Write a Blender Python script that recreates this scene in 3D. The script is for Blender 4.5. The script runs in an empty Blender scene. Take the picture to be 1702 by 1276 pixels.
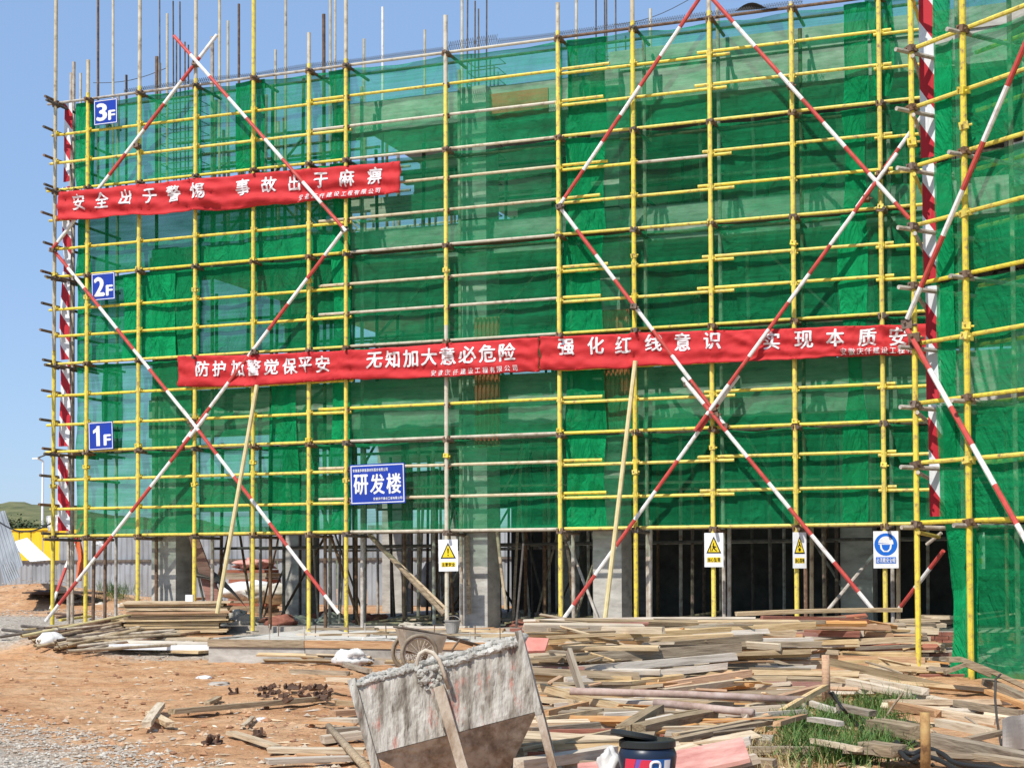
import bpy, bmesh, math, random
from mathutils import Vector, Matrix, noise
random.seed(7)
R = math.radians
sc = bpy.context.scene
COL = sc.collection

# ------------------------------------------------------------------ camera
FPX, IW, IH = 2600.0, 1702.0, 1276.0
YAW, PITCH, ROLL, DIST, SHY = -0.3571675966, 0.0333447868, -0.0038932362, 26.972478, 229.7307567
ZR = 2.35                                   # height of the lowest rail of the scaffold
EYE = Vector((0.0, -DIST, ZR - 0.83104589))
fw = Vector((math.sin(YAW) * math.cos(PITCH), math.cos(YAW) * math.cos(PITCH), math.sin(PITCH)))
r0 = Vector((math.cos(YAW), -math.sin(YAW), 0)); u0 = r0.cross(fw)
cr, sr = math.cos(ROLL), math.sin(ROLL)
CR = r0 * cr + u0 * sr; CU = u0 * cr - r0 * sr
cam_data = bpy.data.cameras.new('camera'); cam = bpy.data.objects.new('camera', cam_data); COL.objects.link(cam)
cam_data.sensor_width = 36; cam_data.lens = 36 * FPX / IW; cam_data.shift_y = SHY / IW
cam_data.clip_start = 0.1; cam_data.clip_end = 5000
M = Matrix(((CR.x, CU.x, -fw.x, EYE.x), (CR.y, CU.y, -fw.y, EYE.y), (CR.z, CU.z, -fw.z, EYE.z), (0, 0, 0, 1)))
cam.matrix_world = M
sc.camera = cam

def ray(px, py): return fw + CR * ((px - IW / 2) / FPX) + CU * (-(py - IH / 2 - SHY) / FPX)
def at(px, py, D): return EYE + ray(px, py) * D                      # a point at depth D
def onY(px, py, Y=0.0):
    d = ray(px, py); return EYE + d * ((Y - EYE.y) / d.y)              # on the upright plane y = Y
def onZ(px, py, Z=0.0):
    d = ray(px, py); return EYE + d * ((Z - EYE.z) / d.z)              # on the level plane z = Z

# ------------------------------------------------------------------ light
SUN_DIR = Vector((-0.16, -0.60, 0.78)).normalized()
w = bpy.data.worlds.new('World'); sc.world = w; w.use_nodes = True
nt = w.node_tree; bg = nt.nodes['Background']; sky = nt.nodes.new('ShaderNodeTexSky')
sky.sky_type = 'NISHITA'; sky.sun_disc = False
sky.sun_elevation = math.asin(SUN_DIR.z); sky.sun_rotation = math.atan2(SUN_DIR.x, SUN_DIR.y)
sky.air_density = 1.0; sky.dust_density = 0.6; sky.ozone_density = 2.0
tint = nt.nodes.new('ShaderNodeMixRGB'); tint.inputs[0].default_value = 0.62; tint.inputs[2].default_value = (2.0, 3.2, 5.4, 1)   # even summer haze over the clear sky
nt.links.new(sky.outputs[0], tint.inputs[1]); nt.links.new(tint.outputs[0], bg.inputs[0]); bg.inputs[1].default_value = 0.13
sun_data = bpy.data.lights.new('sun', 'SUN'); sun = bpy.data.objects.new('sun', sun_data); COL.objects.link(sun)
sun_data.energy = 4.2; sun_data.angle = R(0.5); sun_data.color = (1.0, 0.95, 0.87)
sun.rotation_euler = SUN_DIR.to_track_quat('Z', 'Y').to_euler(); sun.location = (0, -30, 60)
sc.view_settings.view_transform = 'Standard'; sc.view_settings.look = 'None'
sc.view_settings.exposure = 0.32; sc.view_settings.gamma = 1
sc.cycles.transparent_max_bounces = 16; sc.cycles.max_bounces = 6

# ------------------------------------------------------------------ materials
def mat(name, col, rough=0.8, metal=0.0, spec=0.3):
    m = bpy.data.materials.new(name); m.use_nodes = True
    b = m.node_tree.nodes['Principled BSDF']
    b.inputs['Base Color'].default_value = (*col, 1); b.inputs['Roughness'].default_value = rough
    b.inputs['Metallic'].default_value = metal; b.inputs['Specular IOR Level'].default_value = spec
    return m
def nodes(m): return m.node_tree.nodes, m.node_tree.links, m.node_tree.nodes['Principled BSDF']
def ramp(n, stops):
    r = n.new('ShaderNodeValToRGB'); e = r.color_ramp.elements
    while len(e) < len(stops): e.new(0.5)
    for k, (p, c) in enumerate(stops):
        e[k].position = p; e[k].color = (*c, 1) if len(c) == 3 else c
    return r
def noisy(name, stops, scale=6, stretch=(1, 1, 1), rough=0.85, detail=6, bump=0.0, bscale=None, rand=0.0, coord='Object', metal=0, spec=0.3, dist=0.02, sat=(0.65, 1.15)):
    """noise-coloured surface, with an optional bump and a slight change from object to object"""
    m = mat(name, stops[0][1], rough, metal, spec); n, l, b = nodes(m)
    tc = n.new('ShaderNodeTexCoord'); mp = n.new('ShaderNodeMapping'); mp.inputs['Scale'].default_value = stretch
    l.new(tc.outputs[coord], mp.inputs[0])
    t = n.new('ShaderNodeTexNoise'); t.inputs['Scale'].default_value = scale; t.inputs['Detail'].default_value = detail
    t.inputs['Roughness'].default_value = 0.65
    vec = mp.outputs[0]
    if rand:
        oi = n.new('ShaderNodeObjectInfo'); ad = n.new('ShaderNodeVectorMath'); ad.operation = 'ADD'
        sm = n.new('ShaderNodeVectorMath'); sm.operation = 'SCALE'; sm.inputs[0].default_value = (37, 91, 53); l.new(oi.outputs['Random'], sm.inputs['Scale'])
        l.new(mp.outputs[0], ad.inputs[0]); l.new(sm.outputs[0], ad.inputs[1]); vec = ad.outputs[0]
    l.new(vec, t.inputs['Vector'])
    rp = ramp(n, stops); l.new(t.outputs['Fac'], rp.inputs[0]); out = rp.outputs[0]
    if rand:
        hs = n.new('ShaderNodeHueSaturation'); mr = n.new('ShaderNodeMapRange')
        mr.inputs['To Min'].default_value = 1 - rand; mr.inputs['To Max'].default_value = 1 + rand
        l.new(oi.outputs['Random'], mr.inputs['Value']); l.new(mr.outputs[0], hs.inputs['Value']); l.new(out, hs.inputs['Color'])
        m2 = n.new('ShaderNodeMath'); m2.operation = 'FRACT'; m3 = n.new('ShaderNodeMath'); m3.operation = 'MULTIPLY'; m3.inputs[1].default_value = 7.3
        l.new(oi.outputs['Random'], m3.inputs[0]); l.new(m3.outputs[0], m2.inputs[0])
        mr2 = n.new('ShaderNodeMapRange'); mr2.inputs['To Min'].default_value = sat[0]; mr2.inputs['To Max'].default_value = sat[1]
        l.new(m2.outputs[0], mr2.inputs['Value']); l.new(mr2.outputs[0], hs.inputs['Saturation'])
        out = hs.outputs[0]
    l.new(out, b.inputs['Base Color'])
    if bump:
        t2 = n.new('ShaderNodeTexNoise'); t2.inputs['Scale'].default_value = bscale or scale * 4; t2.inputs['Detail'].default_value = 5
        l.new(vec, t2.inputs['Vector'])
        bp = n.new('ShaderNodeBump'); bp.inputs['Strength'].default_value = bump; bp.inputs['Distance'].default_value = dist
        l.new(t2.outputs['Fac'], bp.inputs['Height']); l.new(bp.outputs[0], b.inputs['Normal'])
    return m

YEL = noisy('yellow_paint', [(0.31, (0.27, 0.18, 0.08)), (0.41, (0.58, 0.44, 0.09)), (0.54, (0.74, 0.59, 0.075)), (0.68, (0.77, 0.63, 0.10)), (0.75, (0.64, 0.57, 0.36))], 11, (1, 1, 1), 0.5, rand=0.08, sat=(0.93, 1.04))
BARE = noisy('bare_steel', [(0.3, (0.20, 0.13, 0.085)), (0.5, (0.42, 0.36, 0.29)), (0.72, (0.60, 0.56, 0.49))], 7, (1, 1, 1), 0.6, rand=0.12)
PALE = noisy('pale_worn_steel', [(0.3, (0.28, 0.20, 0.11)), (0.45, (0.50, 0.42, 0.27)), (0.72, (0.64, 0.57, 0.41))], 7, (1, 1, 1), 0.55, rand=0.10)
RUST = noisy('rusty_steel', [(0.3, (0.07, 0.04, 0.025)), (0.6, (0.19, 0.115, 0.07)), (0.8, (0.30, 0.21, 0.15))], 14, (1, 1, 1), 0.8, rand=0.12)
DARKPIPE = noisy('dark_pipe', [(0.3, (0.05, 0.04, 0.035)), (0.7, (0.16, 0.13, 0.10))], 8, (1, 1, 1), 0.7, rand=0.2)
REDP = noisy('red_paint', [(0.3, (0.30, 0.07, 0.05)), (0.5, (0.50, 0.065, 0.055)), (0.8, (0.60, 0.12, 0.09))], 8, (1, 1, 1), 0.5)
WHTP = noisy('white_paint', [(0.3, (0.52, 0.47, 0.42)), (0.5, (0.76, 0.74, 0.71)), (0.8, (0.82, 0.80, 0.78))], 8, (1, 1, 1), 0.5)
CONC = noisy('concrete', [(0.25, (0.22, 0.205, 0.18)), (0.5, (0.41, 0.39, 0.35)), (0.75, (0.56, 0.54, 0.49))], 2.2, (1, 1, 2.6), 0.9, bump=0.35)
CONCD = noisy('rough_concrete', [(0.3, (0.22, 0.20, 0.175)), (0.55, (0.40, 0.36, 0.31)), (0.8, (0.52, 0.475, 0.41))], 3, (1, 1, 1), 0.9, bump=0.5)
SLURRY = noisy('laitance_concrete', [(0.3, (0.30, 0.28, 0.24)), (0.48, (0.50, 0.48, 0.43)), (0.7, (0.66, 0.65, 0.61))], 1.2, (0.4, 1.4, 1), 0.7, bump=0.4)
REDFORM = noisy('red_form_ply', [(0.3, (0.42, 0.11, 0.07)), (0.6, (0.64, 0.20, 0.14)), (0.8, (0.68, 0.33, 0.26))], 3, (1, 1, 1), 0.75, rand=0.1)
BLOCK = noisy('pale_block', [(0.3, (0.38, 0.35, 0.28)), (0.7, (0.62, 0.58, 0.50))], 2.5, (1, 1, 4), 0.9)
GREYMET = noisy('grey_sheet', [(0.3, (0.21, 0.225, 0.24)), (0.7, (0.36, 0.385, 0.41))], 1.4, (1, 1, 0.3), 0.5, rand=0.08)
YELSHEET = noisy('yellow_sheet', [(0.3, (0.70, 0.46, 0.02)), (0.7, (0.80, 0.55, 0.03))], 1.2, rough=0.5)
WHTSHEET = noisy('white_sheet', [(0.3, (0.62, 0.64, 0.66)), (0.7, (0.80, 0.81, 0.82))], 2, rough=0.6)
BLUE = noisy('sign_blue', [(0.3, (0.02, 0.045, 0.27)), (0.6, (0.010, 0.045, 0.38))], 3, rough=0.4); WHITE = noisy('sign_white', [(0.3, (0.62, 0.61, 0.58)), (0.5, (0.78, 0.79, 0.80)), (0.8, (0.82, 0.83, 0.85))], 3, rough=0.45)
SYEL = mat('sign_yellow', (0.80, 0.58, 0.02), 0.45); BLACK = mat('sign_black', (0.012, 0.012, 0.012), 0.5)
BLUE2 = mat('mandatory_blue', (0.01, 0.13, 0.55), 0.4)
LETTER = mat('white_lettering', (0.80, 0.76, 0.76), 0.7)
PLASTIC = mat('black_plastic', (0.022, 0.026, 0.026), 0.4); RUBBER = mat('black_rubber', (0.02, 0.02, 0.02), 0.6)
BAG = noisy('white_bag', [(0.3, (0.55, 0.54, 0.51)), (0.7, (0.80, 0.79, 0.77))], 6, rough=0.5, bump=0.6, bscale=9)
WOOD = noisy('pale_timber', [(0.28, (0.20, 0.12, 0.06)), (0.40, (0.43, 0.31, 0.18)), (0.56, (0.59, 0.455, 0.285)), (0.8, (0.66, 0.545, 0.38))], 3.0, (0.8, 9, 9), 0.85, bump=0.35, bscale=6, rand=0.18, sat=(0.85, 1.2))
WOODG = noisy('grey_timber', [(0.28, (0.12, 0.085, 0.055)), (0.5, (0.29, 0.225, 0.15)), (0.8, (0.45, 0.365, 0.255))], 3.0, (0.8, 9, 9), 0.9, bump=0.4, bscale=6, rand=0.2, sat=(0.8, 1.25))
WOODO = noisy('orange_timber', [(0.28, (0.30, 0.14, 0.07)), (0.5, (0.50, 0.29, 0.145)), (0.8, (0.62, 0.40, 0.225))], 3.0, (0.8, 9, 9), 0.85, bump=0.35, bscale=6, rand=0.18, sat=(0.85, 1.2))
WOODR = noisy('red_timber', [(0.28, (0.16, 0.06, 0.045)), (0.5, (0.32, 0.14, 0.10)), (0.8, (0.44, 0.25, 0.19))], 3.0, (0.8, 9, 9), 0.85, bump=0.35, bscale=6, rand=0.18, sat=(0.85, 1.2))
WOODW = noisy('whitewashed_timber', [(0.25, (0.30, 0.22, 0.145)), (0.5, (0.56, 0.46, 0.33)), (0.8, (0.68, 0.60, 0.48))], 3.0, (0.8, 8, 8), 0.85, bump=0.3, bscale=6, rand=0.1)
BAMBOO = noisy('pale_pole', [(0.3, (0.52, 0.42, 0.20)), (0.7, (0.70, 0.60, 0.34))], 5, rough=0.7)
PINKPLY = noisy('pink_ply', [(0.3, (0.42, 0.15, 0.12)), (0.5, (0.58, 0.28, 0.23)), (0.75, (0.68, 0.45, 0.36))], 3.4, rough=0.75, bump=0.2)

def net_material(name, col, alpha, var, crease=0.10):
    m = bpy.data.materials.new(name); m.use_nodes = True; n, l = m.node_tree.nodes, m.node_tree.links
    n.remove(n['Principled BSDF']); out = n['Material Output']
    tr = n.new('ShaderNodeBsdfTransparent'); tr.inputs[0].default_value = (0.76, 1.0, 0.88, 1); df = n.new('ShaderNodeBsdfDiffuse'); tl = n.new('ShaderNodeBsdfTranslucent')
    oi = n.new('ShaderNodeObjectInfo'); hs = n.new('ShaderNodeHueSaturation'); hs.inputs['Color'].default_value = (*col, 1)
    mr = n.new('ShaderNodeMapRange'); mr.inputs['To Min'].default_value = 0.80; mr.inputs['To Max'].default_value = 1.2
    l.new(oi.outputs['Random'], mr.inputs['Value']); l.new(mr.outputs[0], hs.inputs['Value'])
    l.new(hs.outputs[0], df.inputs[0]); l.new(hs.outputs[0], tl.inputs[0])
    mx = n.new('ShaderNodeMixShader'); mx.inputs[0].default_value = 0.3; l.new(df.outputs[0], mx.inputs[1]); l.new(tl.outputs[0], mx.inputs[2])
    tc = n.new('ShaderNodeTexCoord'); mp = n.new('ShaderNodeMapping'); mp.inputs['Scale'].default_value = (0.35, 1, 3.2); l.new(tc.outputs['Object'], mp.inputs[0])
    ns = n.new('ShaderNodeTexNoise'); ns.inputs['Scale'].default_value = 2.2; ns.inputs['Detail'].default_value = 6; l.new(mp.outputs[0], ns.inputs['Vector'])
    # the weave: fine horizontal bands of tighter and looser thread
    mp2 = n.new('ShaderNodeMapping'); mp2.inputs['Scale'].default_value = (0.15, 0.15, 22); l.new(tc.outputs['Object'], mp2.inputs[0])
    n2 = n.new('ShaderNodeTexNoise'); n2.inputs['Scale'].default_value = 1.0; n2.inputs['Detail'].default_value = 2; l.new(mp2.outputs[0], n2.inputs['Vector'])
    ad = n.new('ShaderNodeMath'); ad.operation = 'MULTIPLY_ADD'; l.new(n2.outputs['Fac'], ad.inputs[0]); ad.inputs[1].default_value = 0.5; l.new(ns.outputs['Fac'], ad.inputs[2])
    mr2 = n.new('ShaderNodeMapRange'); mr2.inputs['From Min'].default_value = 0.56; mr2.inputs['From Max'].default_value = 0.94
    mr2.inputs['To Min'].default_value = max(0, alpha - var); mr2.inputs['To Max'].default_value = min(1, alpha + var); l.new(ad.outputs[0], mr2.inputs['Value'])
    # creases in the cloth
    mp3 = n.new('ShaderNodeMapping'); mp3.inputs['Rotation'].default_value = (0, 0.6, 0); mp3.inputs['Scale'].default_value = (2.6, 1, 1.0); l.new(tc.outputs['Object'], mp3.inputs[0])
    n3_ = n.new('ShaderNodeTexNoise'); n3_.inputs['Scale'].default_value = 1.3; n3_.inputs['Detail'].default_value = 5; n3_.inputs['Roughness'].default_value = 0.62; n3_.inputs['Distortion'].default_value = 0.8; l.new(mp3.outputs[0], n3_.inputs['Vector'])
    bp = n.new('ShaderNodeBump'); bp.inputs['Strength'].default_value = 1.0; bp.inputs['Distance'].default_value = crease; l.new(n3_.outputs['Fac'], bp.inputs['Height']); l.new(bp.outputs[0], df.inputs['Normal'])
    # hemmed edges are tighter than the field
    at_ = n.new('ShaderNodeAttribute'); at_.attribute_name = 'hem'; hm = n.new('ShaderNodeMath'); hm.operation = 'MULTIPLY_ADD'; hm.use_clamp = True
    oi2 = n.new('ShaderNodeMapRange'); oi2.inputs['To Min'].default_value = -0.06; oi2.inputs['To Max'].default_value = 0.08; l.new(oi.outputs['Random'], oi2.inputs['Value'])
    ad2 = n.new('ShaderNodeMath'); ad2.operation = 'ADD'; l.new(mr2.outputs[0], ad2.inputs[0]); l.new(oi2.outputs[0], ad2.inputs[1])
    l.new(at_.outputs['Fac'], hm.inputs[0]); hm.inputs[1].default_value = 0.22; l.new(ad2.outputs[0], hm.inputs[2])
    m2 = n.new('ShaderNodeMixShader'); l.new(hm.outputs[0], m2.inputs[0]); l.new(tr.outputs[0], m2.inputs[1]); l.new(mx.outputs[0], m2.inputs[2])
    l.new(m2.outputs[0], out.inputs[0])
    return m
NET = net_material('green_net', (0.014, 0.30, 0.115), 0.41, 0.16, 0.16)
NETB = net_material('bright_green_net', (0.012, 0.29, 0.105), 0.56, 0.16, 0.16)
NETD = net_material('doubled_green_net', (0.010, 0.32, 0.11), 0.82, 0.12, 0.24)

NETC = net_material('dense_green_net', (0.010, 0.25, 0.09), 0.85, 0.11, 0.2)

def banner_material():
    m = noisy('red_cloth', [(0.3, (0.44, 0.018, 0.022)), (0.7, (0.56, 0.034, 0.036))], 1.6, (1, 1, 3), 0.75, bump=0.25, bscale=5)
    return m
BANNER = banner_material()

# ------------------------------------------------------------------ mesh helpers
class MB:
    def __init__(s): s.v = []; s.f = []; s.m = []
    def add(s, vs, fs, mi=0):
        o = len(s.v); s.v += [Vector(p) for p in vs]; s.f += [tuple(i + o for i in q) for q in fs]; s.m += [mi] * len(fs); return s
    def tube(s, a, b, r, seg=8, mi=0, r2=None, cap=True):
        a = Vector(a); b = Vector(b); d = (b - a).normalized()
        x = d.orthogonal().normalized(); y = d.cross(x); r2 = r if r2 is None else r2
        vs = []
        for (c, q) in ((a, r), (b, r2)):
            for k in range(seg):
                t = 2 * math.pi * k / seg; vs.append(c + x * (math.cos(t) * q) + y * (math.sin(t) * q))
        fs = [(k, (k + 1) % seg, seg + (k + 1) % seg, seg + k) for k in range(seg)]
        if cap: fs += [tuple(range(seg - 1, -1, -1)), tuple(range(seg, 2 * seg))]
        return s.add(vs, fs, mi)
    def path(s, pts, rad, seg=8, mi=0):
        pts = [Vector(p) for p in pts]; n = len(pts); rs = rad if isinstance(rad, (list, tuple)) else [rad] * n
        vs = []; up = None
        for k in range(n):
            d = (pts[min(k + 1, n - 1)] - pts[max(k - 1, 0)]).normalized()
            x = d.orthogonal().normalized() if up is None else (up - d * up.dot(d)).normalized()
            up = x; y = d.cross(x)
            for j in range(seg):
                t = 2 * math.pi * j / seg; vs.append(pts[k] + x * (math.cos(t) * rs[k]) + y * (math.sin(t) * rs[k]))
        fs = []
        for k in range(n - 1):
            for j in range(seg): fs.append((k * seg + j, k * seg + (j + 1) % seg, (k + 1) * seg + (j + 1) % seg, (k + 1) * seg + j))
        fs += [tuple(range(seg - 1, -1, -1)), tuple(range((n - 1) * seg, n * seg))]
        return s.add(vs, fs, mi)
    def box(s, lo, hi, mi=0, mtx=None):
        x0, y0, z0 = lo; x1, y1, z1 = hi
        vs = [Vector(p) for p in ((x0, y0, z0), (x1, y0, z0), (x1, y1, z0), (x0, y1, z0), (x0, y0, z1), (x1, y0, z1), (x1, y1, z1), (x0, y1, z1))]
        if mtx: vs = [mtx @ p for p in vs]
        return s.add(vs, [(3, 2, 1, 0), (4, 5, 6, 7), (0, 1, 5, 4), (1, 2, 6, 5), (2, 3, 7, 6), (3, 0, 4, 7)], mi)
    def hexa(s, c, mi=0):                       # eight corners: bottom ring then top ring
        return s.add(c, [(3, 2, 1, 0), (4, 5, 6, 7), (0, 1, 5, 4), (1, 2, 6, 5), (2, 3, 7, 6), (3, 0, 4, 7)], mi)
    def grid(s, fn, nu, nv, mi=0):
        o = [fn(i / nu, j / nv) for j in range(nv + 1) for i in range(nu + 1)]
        fs = [(j * (nu + 1) + i, j * (nu + 1) + i + 1, (j + 1) * (nu + 1) + i + 1, (j + 1) * (nu + 1) + i) for j in range(nv) for i in range(nu)]
        return s.add(o, fs, mi)
    def sheet(s, fn, nu, nv, th, mi=0):         # a grid with a back face th behind it
        n = (nu + 1) * (nv + 1); o = len(s.v)
        s.grid(fn, nu, nv, mi)
        off = Vector(th); s.add([p + off for p in s.v[o:o + n]], [tuple(reversed(f)) for f in [(j * (nu + 1) + i, j * (nu + 1) + i + 1, (j + 1) * (nu + 1) + i + 1, (j + 1) * (nu + 1) + i) for j in range(nv) for i in range(nu)]], mi)
        def idx(i, j): return j * (nu + 1) + i
        edge = [idx(i, 0) for i in range(nu + 1)] + [idx(nu, j) for j in range(1, nv + 1)] + [idx(i, nv) for i in range(nu - 1, -1, -1)] + [idx(0, j) for j in range(nv - 1, 0, -1)]
        for k in range(len(edge)):
            a, b = edge[k], edge[(k + 1) % len(edge)]
            s.f.append((o + b, o + a, o + n + a, o + n + b)); s.m.append(mi)
        return s
    def lathe(s, c, prof, seg=24, mi=0, mtx=None):
        c = Vector(c); vs = []
        for (r, z) in prof:
            for k in range(seg):
                t = 2 * math.pi * k / seg; p = Vector((math.cos(t) * r, math.sin(t) * r, z)); vs.append(c + (mtx @ p if mtx else p))
        fs = []
        for i in range(len(prof) - 1):
            for k in range(seg): fs.append((i * seg + k, i * seg + (k + 1) % seg, (i + 1) * seg + (k + 1) % seg, (i + 1) * seg + k))
        fs += [tuple(range(seg - 1, -1, -1)), tuple(range((len(prof) - 1) * seg, len(prof) * seg))]
        return s.add(vs, fs, mi)
    def build(s, name, mats, parent=None, origin=None, smooth=False):
        if parent is not None: origin = Vector(parent['_o'])
        elif origin is None:
            lo = [min(p[k] for p in s.v) for k in range(3)]; hi = [max(p[k] for p in s.v) for k in range(3)]
            origin = Vector(((lo[0] + hi[0]) / 2, (lo[1] + hi[1]) / 2, lo[2]))
        me = bpy.data.meshes.new(name); me.from_pydata([p - origin for p in s.v], [], s.f)
        for m in (mats if isinstance(mats, (list, tuple)) else [mats]): me.materials.append(m)
        me.polygons.foreach_set('material_index', s.m)
        if smooth: me.polygons.foreach_set('use_smooth', [True] * len(s.f))
        me.update()
        o = bpy.data.objects.new(name, me); COL.objects.link(o); o['_o'] = list(origin)
        if parent is not None: o.parent = parent
        else: o.location = origin
        return o
def thing(o, label, cat, group=None, kind=None):
    if label: o['label'] = label
    if cat: o['category'] = cat
    if group: o['group'] = group
    if kind: o['kind'] = kind
    return o
def empty(name, loc, label, cat, group=None):
    o = bpy.data.objects.new(name, None); COL.objects.link(o); o.location = loc; o['_o'] = list(loc); o.empty_display_size = 0.3
    return thing(o, label, cat, group)
def n3(x, y=0.0, z=0.0): return noise.noise(Vector((x, y, z)))
def ss(a, b, x):
    t = max(0.0, min(1.0, (x - a) / (b - a))); return t * t * (3 - 2 * t)

# ------------------------------------------------------------------ terrain
MOUND = onZ(40, 1000, 0.7)
def heap_toe(lat): return 18.0 + 1.6 * ss(960, 1080, lat) + 3.2 * ss(1220, 1330, lat)      # depth at which the timber stack begins
def ground_z(x, y):
    left = 1 - ss(-18.5, -16.5, x)
    y0 = -3.8 * left - 2.4 * (1 - left)
    z = (0.52 * left + 0.36 * (1 - left)) * ss(y0, y0 + 2.6, y)
    z += 0.05 * n3(x * 0.35, y * 0.35) + 0.03 * n3(x * 1.1, y * 1.1, 3)
    fine = 0.036 * n3(x * 2.6, y * 3.6, 5) + 0.020 * n3(x * 7, y * 7, 9) - 0.03 * max(0, 0.25 - abs(n3(x * 0.5, y * 1.3, 12))) * 2
    z += fine * (1 - ss(3, 6, y))
    d = math.hypot((x - MOUND.x - 0.8) / 4.6, (y - MOUND.y) / 3.4)
    z += 0.80 * ss(0, 1, 1.25 - d) * (1 + 0.35 * n3(x * 1.4, y * 1.4, 2))
    # the low bank the timber lies on
    vx, vy = x - EYE.x, y - EYE.y; D = vx * fw.x + vy * fw.y
    if 9 < D < 27:
        lat = 851 + FPX * (vx * CR.x + vy * CR.y) / D
        z += 0.20 * ss(heap_toe(lat) + 0.9, heap_toe(lat) + 3.2, D) * ss(880, 960, lat) * (1 - ss(1500, 1570, lat)) * (1 - ss(25.6, 26.6, D))
    return z
def axis(lo, hi, step, far):
    c = []; v = lo
    while v <= hi: c.append(v); v += step
    s = step; a = [lo]
    while a[-1] > -far: s *= 1.35; a.append(a[-1] - s)
    s = step; b = [c[-1]]
    while b[-1] < far: s *= 1.35; b.append(b[-1] + s)
    return a[:0:-1] + c + b[1:]
xs = axis(-27, 7, 0.13, 1500); ys = axis(-23.5, 4, 0.13, 1800)
g = MB(); g.v = [Vector((x, y, ground_z(x, y))) for y in ys for x in xs]
nx = len(xs); g.f = [(j * nx + i, j * nx + i + 1, (j + 1) * nx + i + 1, (j + 1) * nx + i) for j in range(len(ys) - 1) for i in range(nx - 1)]; g.m = [0] * len(g.f)
def ground_material():
    m = mat('site_ground', (0.4, 0.24, 0.13), 0.95); n, l, b = nodes(m)
    tc = n.new('ShaderNodeTexCoord')
    def nz(scale, det=6, rough=0.6, sx=(1, 1, 1)):
        mp = n.new('ShaderNodeMapping'); mp.inputs['Scale'].default_value = sx; l.new(tc.outputs['Object'], mp.inputs[0])
        t = n.new('ShaderNodeTexNoise'); t.inputs['Scale'].default_value = scale; t.inputs['Detail'].default_value = det; t.inputs['Roughness'].default_value = rough
        l.new(mp.outputs[0], t.inputs['Vector']); return t
    a = nz(0.9, 8, 0.7); ra = ramp(n, [(0.30, (0.37, 0.18, 0.085)), (0.43, (0.52, 0.275, 0.13)), (0.57, (0.61, 0.37, 0.20)), (0.74, (0.65, 0.48, 0.32))]); l.new(a.outputs['Fac'], ra.inputs[0])
    c = nz(7, 6, 0.7); rc = ramp(n, [(0.30, (0.50, 0.46, 0.42)), (0.5, (0.95, 0.95, 0.95)), (0.75, (1.15, 1.12, 1.08))]); l.new(c.outputs['Fac'], rc.inputs[0])
    mul = n.new('ShaderNodeMixRGB'); mul.blend_type = 'MULTIPLY'; mul.inputs[0].default_value = 1; l.new(ra.outputs[0], mul.inputs[1]); l.new(rc.outputs[0], mul.inputs[2])
    vo = n.new('ShaderNodeTexVoronoi'); vo.inputs['Scale'].default_value = 26; l.new(tc.outputs['Object'], vo.inputs['Vector'])
    rg = ramp(n, [(0.0, (0.25, 0.215, 0.17)), (0.5, (0.40, 0.35, 0.285)), (1.0, (0.52, 0.465, 0.39))])
    sepc = n.new('ShaderNodeSeparateColor'); l.new(vo.outputs['Color'], sepc.inputs[0]); l.new(sepc.outputs[0], rg.inputs[0])
    # gravel lies on the near track and on the strip beside the building
    sx = n.new('ShaderNodeSeparateXYZ'); l.new(tc.outputs['Object'], sx.inputs[0])
    p1 = onZ(-200, 1168, 0); p2 = onZ(330, 1285, 0); nn = Vector((p2.y - p1.y, -(p2.x - p1.x))).normalized()
    if nn.y > 0: nn = -nn
    d1 = n.new('ShaderNodeMath'); d1.operation = 'MULTIPLY_ADD'; l.new(sx.outputs[0], d1.inputs[0]); d1.inputs[1].default_value = nn.x; d1.inputs[2].default_value = -(nn.x * p1.x + nn.y * p1.y)
    d2 = n.new('ShaderNodeMath'); d2.operation = 'MULTIPLY_ADD'; l.new(sx.outputs[1], d2.inputs[0]); d2.inputs[1].default_value = nn.y; l.new(d1.outputs[0], d2.inputs[2])
    e = nz(0.7, 8, 0.75); d3 = n.new('ShaderNodeMath'); d3.operation = 'MULTIPLY_ADD'; l.new(e.outputs['Fac'], d3.inputs[0]); d3.inputs[1].default_value = 4.5; l.new(d2.outputs[0], d3.inputs[2])
    mk = n.new('ShaderNodeMapRange'); mk.inputs['From Min'].default_value = 2.1; mk.inputs['From Max'].default_value = 2.9; l.new(d3.outputs[0], mk.inputs['Value'])
    # strip of gravel beside the building: y above about -2.2
    yk = n.new('ShaderNodeMath'); yk.operation = 'MULTIPLY_ADD'; l.new(e.outputs['Fac'], yk.inputs[0]); yk.inputs[1].default_value = 3.0; l.new(sx.outputs[1], yk.inputs[2])
    mk2 = n.new('ShaderNodeMapRange'); mk2.inputs['From Min'].default_value = -1.4; mk2.inputs['From Max'].default_value = -0.6; l.new(yk.outputs[0], mk2.inputs['Value'])
    mk3 = n.new('ShaderNodeMapRange'); mk3.inputs['From Min'].default_value = 8.0; mk3.inputs['From Max'].default_value = 6.0; l.new(yk.outputs[0], mk3.inputs['Value'])
    mm = n.new('ShaderNodeMath'); mm.operation = 'MULTIPLY'; l.new(mk2.outputs[0], mm.inputs[0]); l.new(mk3.outputs[0], mm.inputs[1])
    mx = n.new('ShaderNodeMath'); mx.operation = 'MAXIMUM'; l.new(mk.outputs[0], mx.inputs[0]); l.new(mm.outputs[0], mx.inputs[1])
    mix = n.new('ShaderNodeMixRGB'); l.new(mx.outputs[0], mix.inputs[0]); l.new(mul.outputs[0], mix.inputs[1]); l.new(rg.outputs[0], mix.inputs[2])
    l.new(mix.outputs[0], b.inputs['Base Color'])
    bn = nz(16, 8, 0.7); bp = n.new('ShaderNodeBump'); bp.inputs['Strength'].default_value = 0.9; bp.inputs['Distance'].default_value = 0.05
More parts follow.
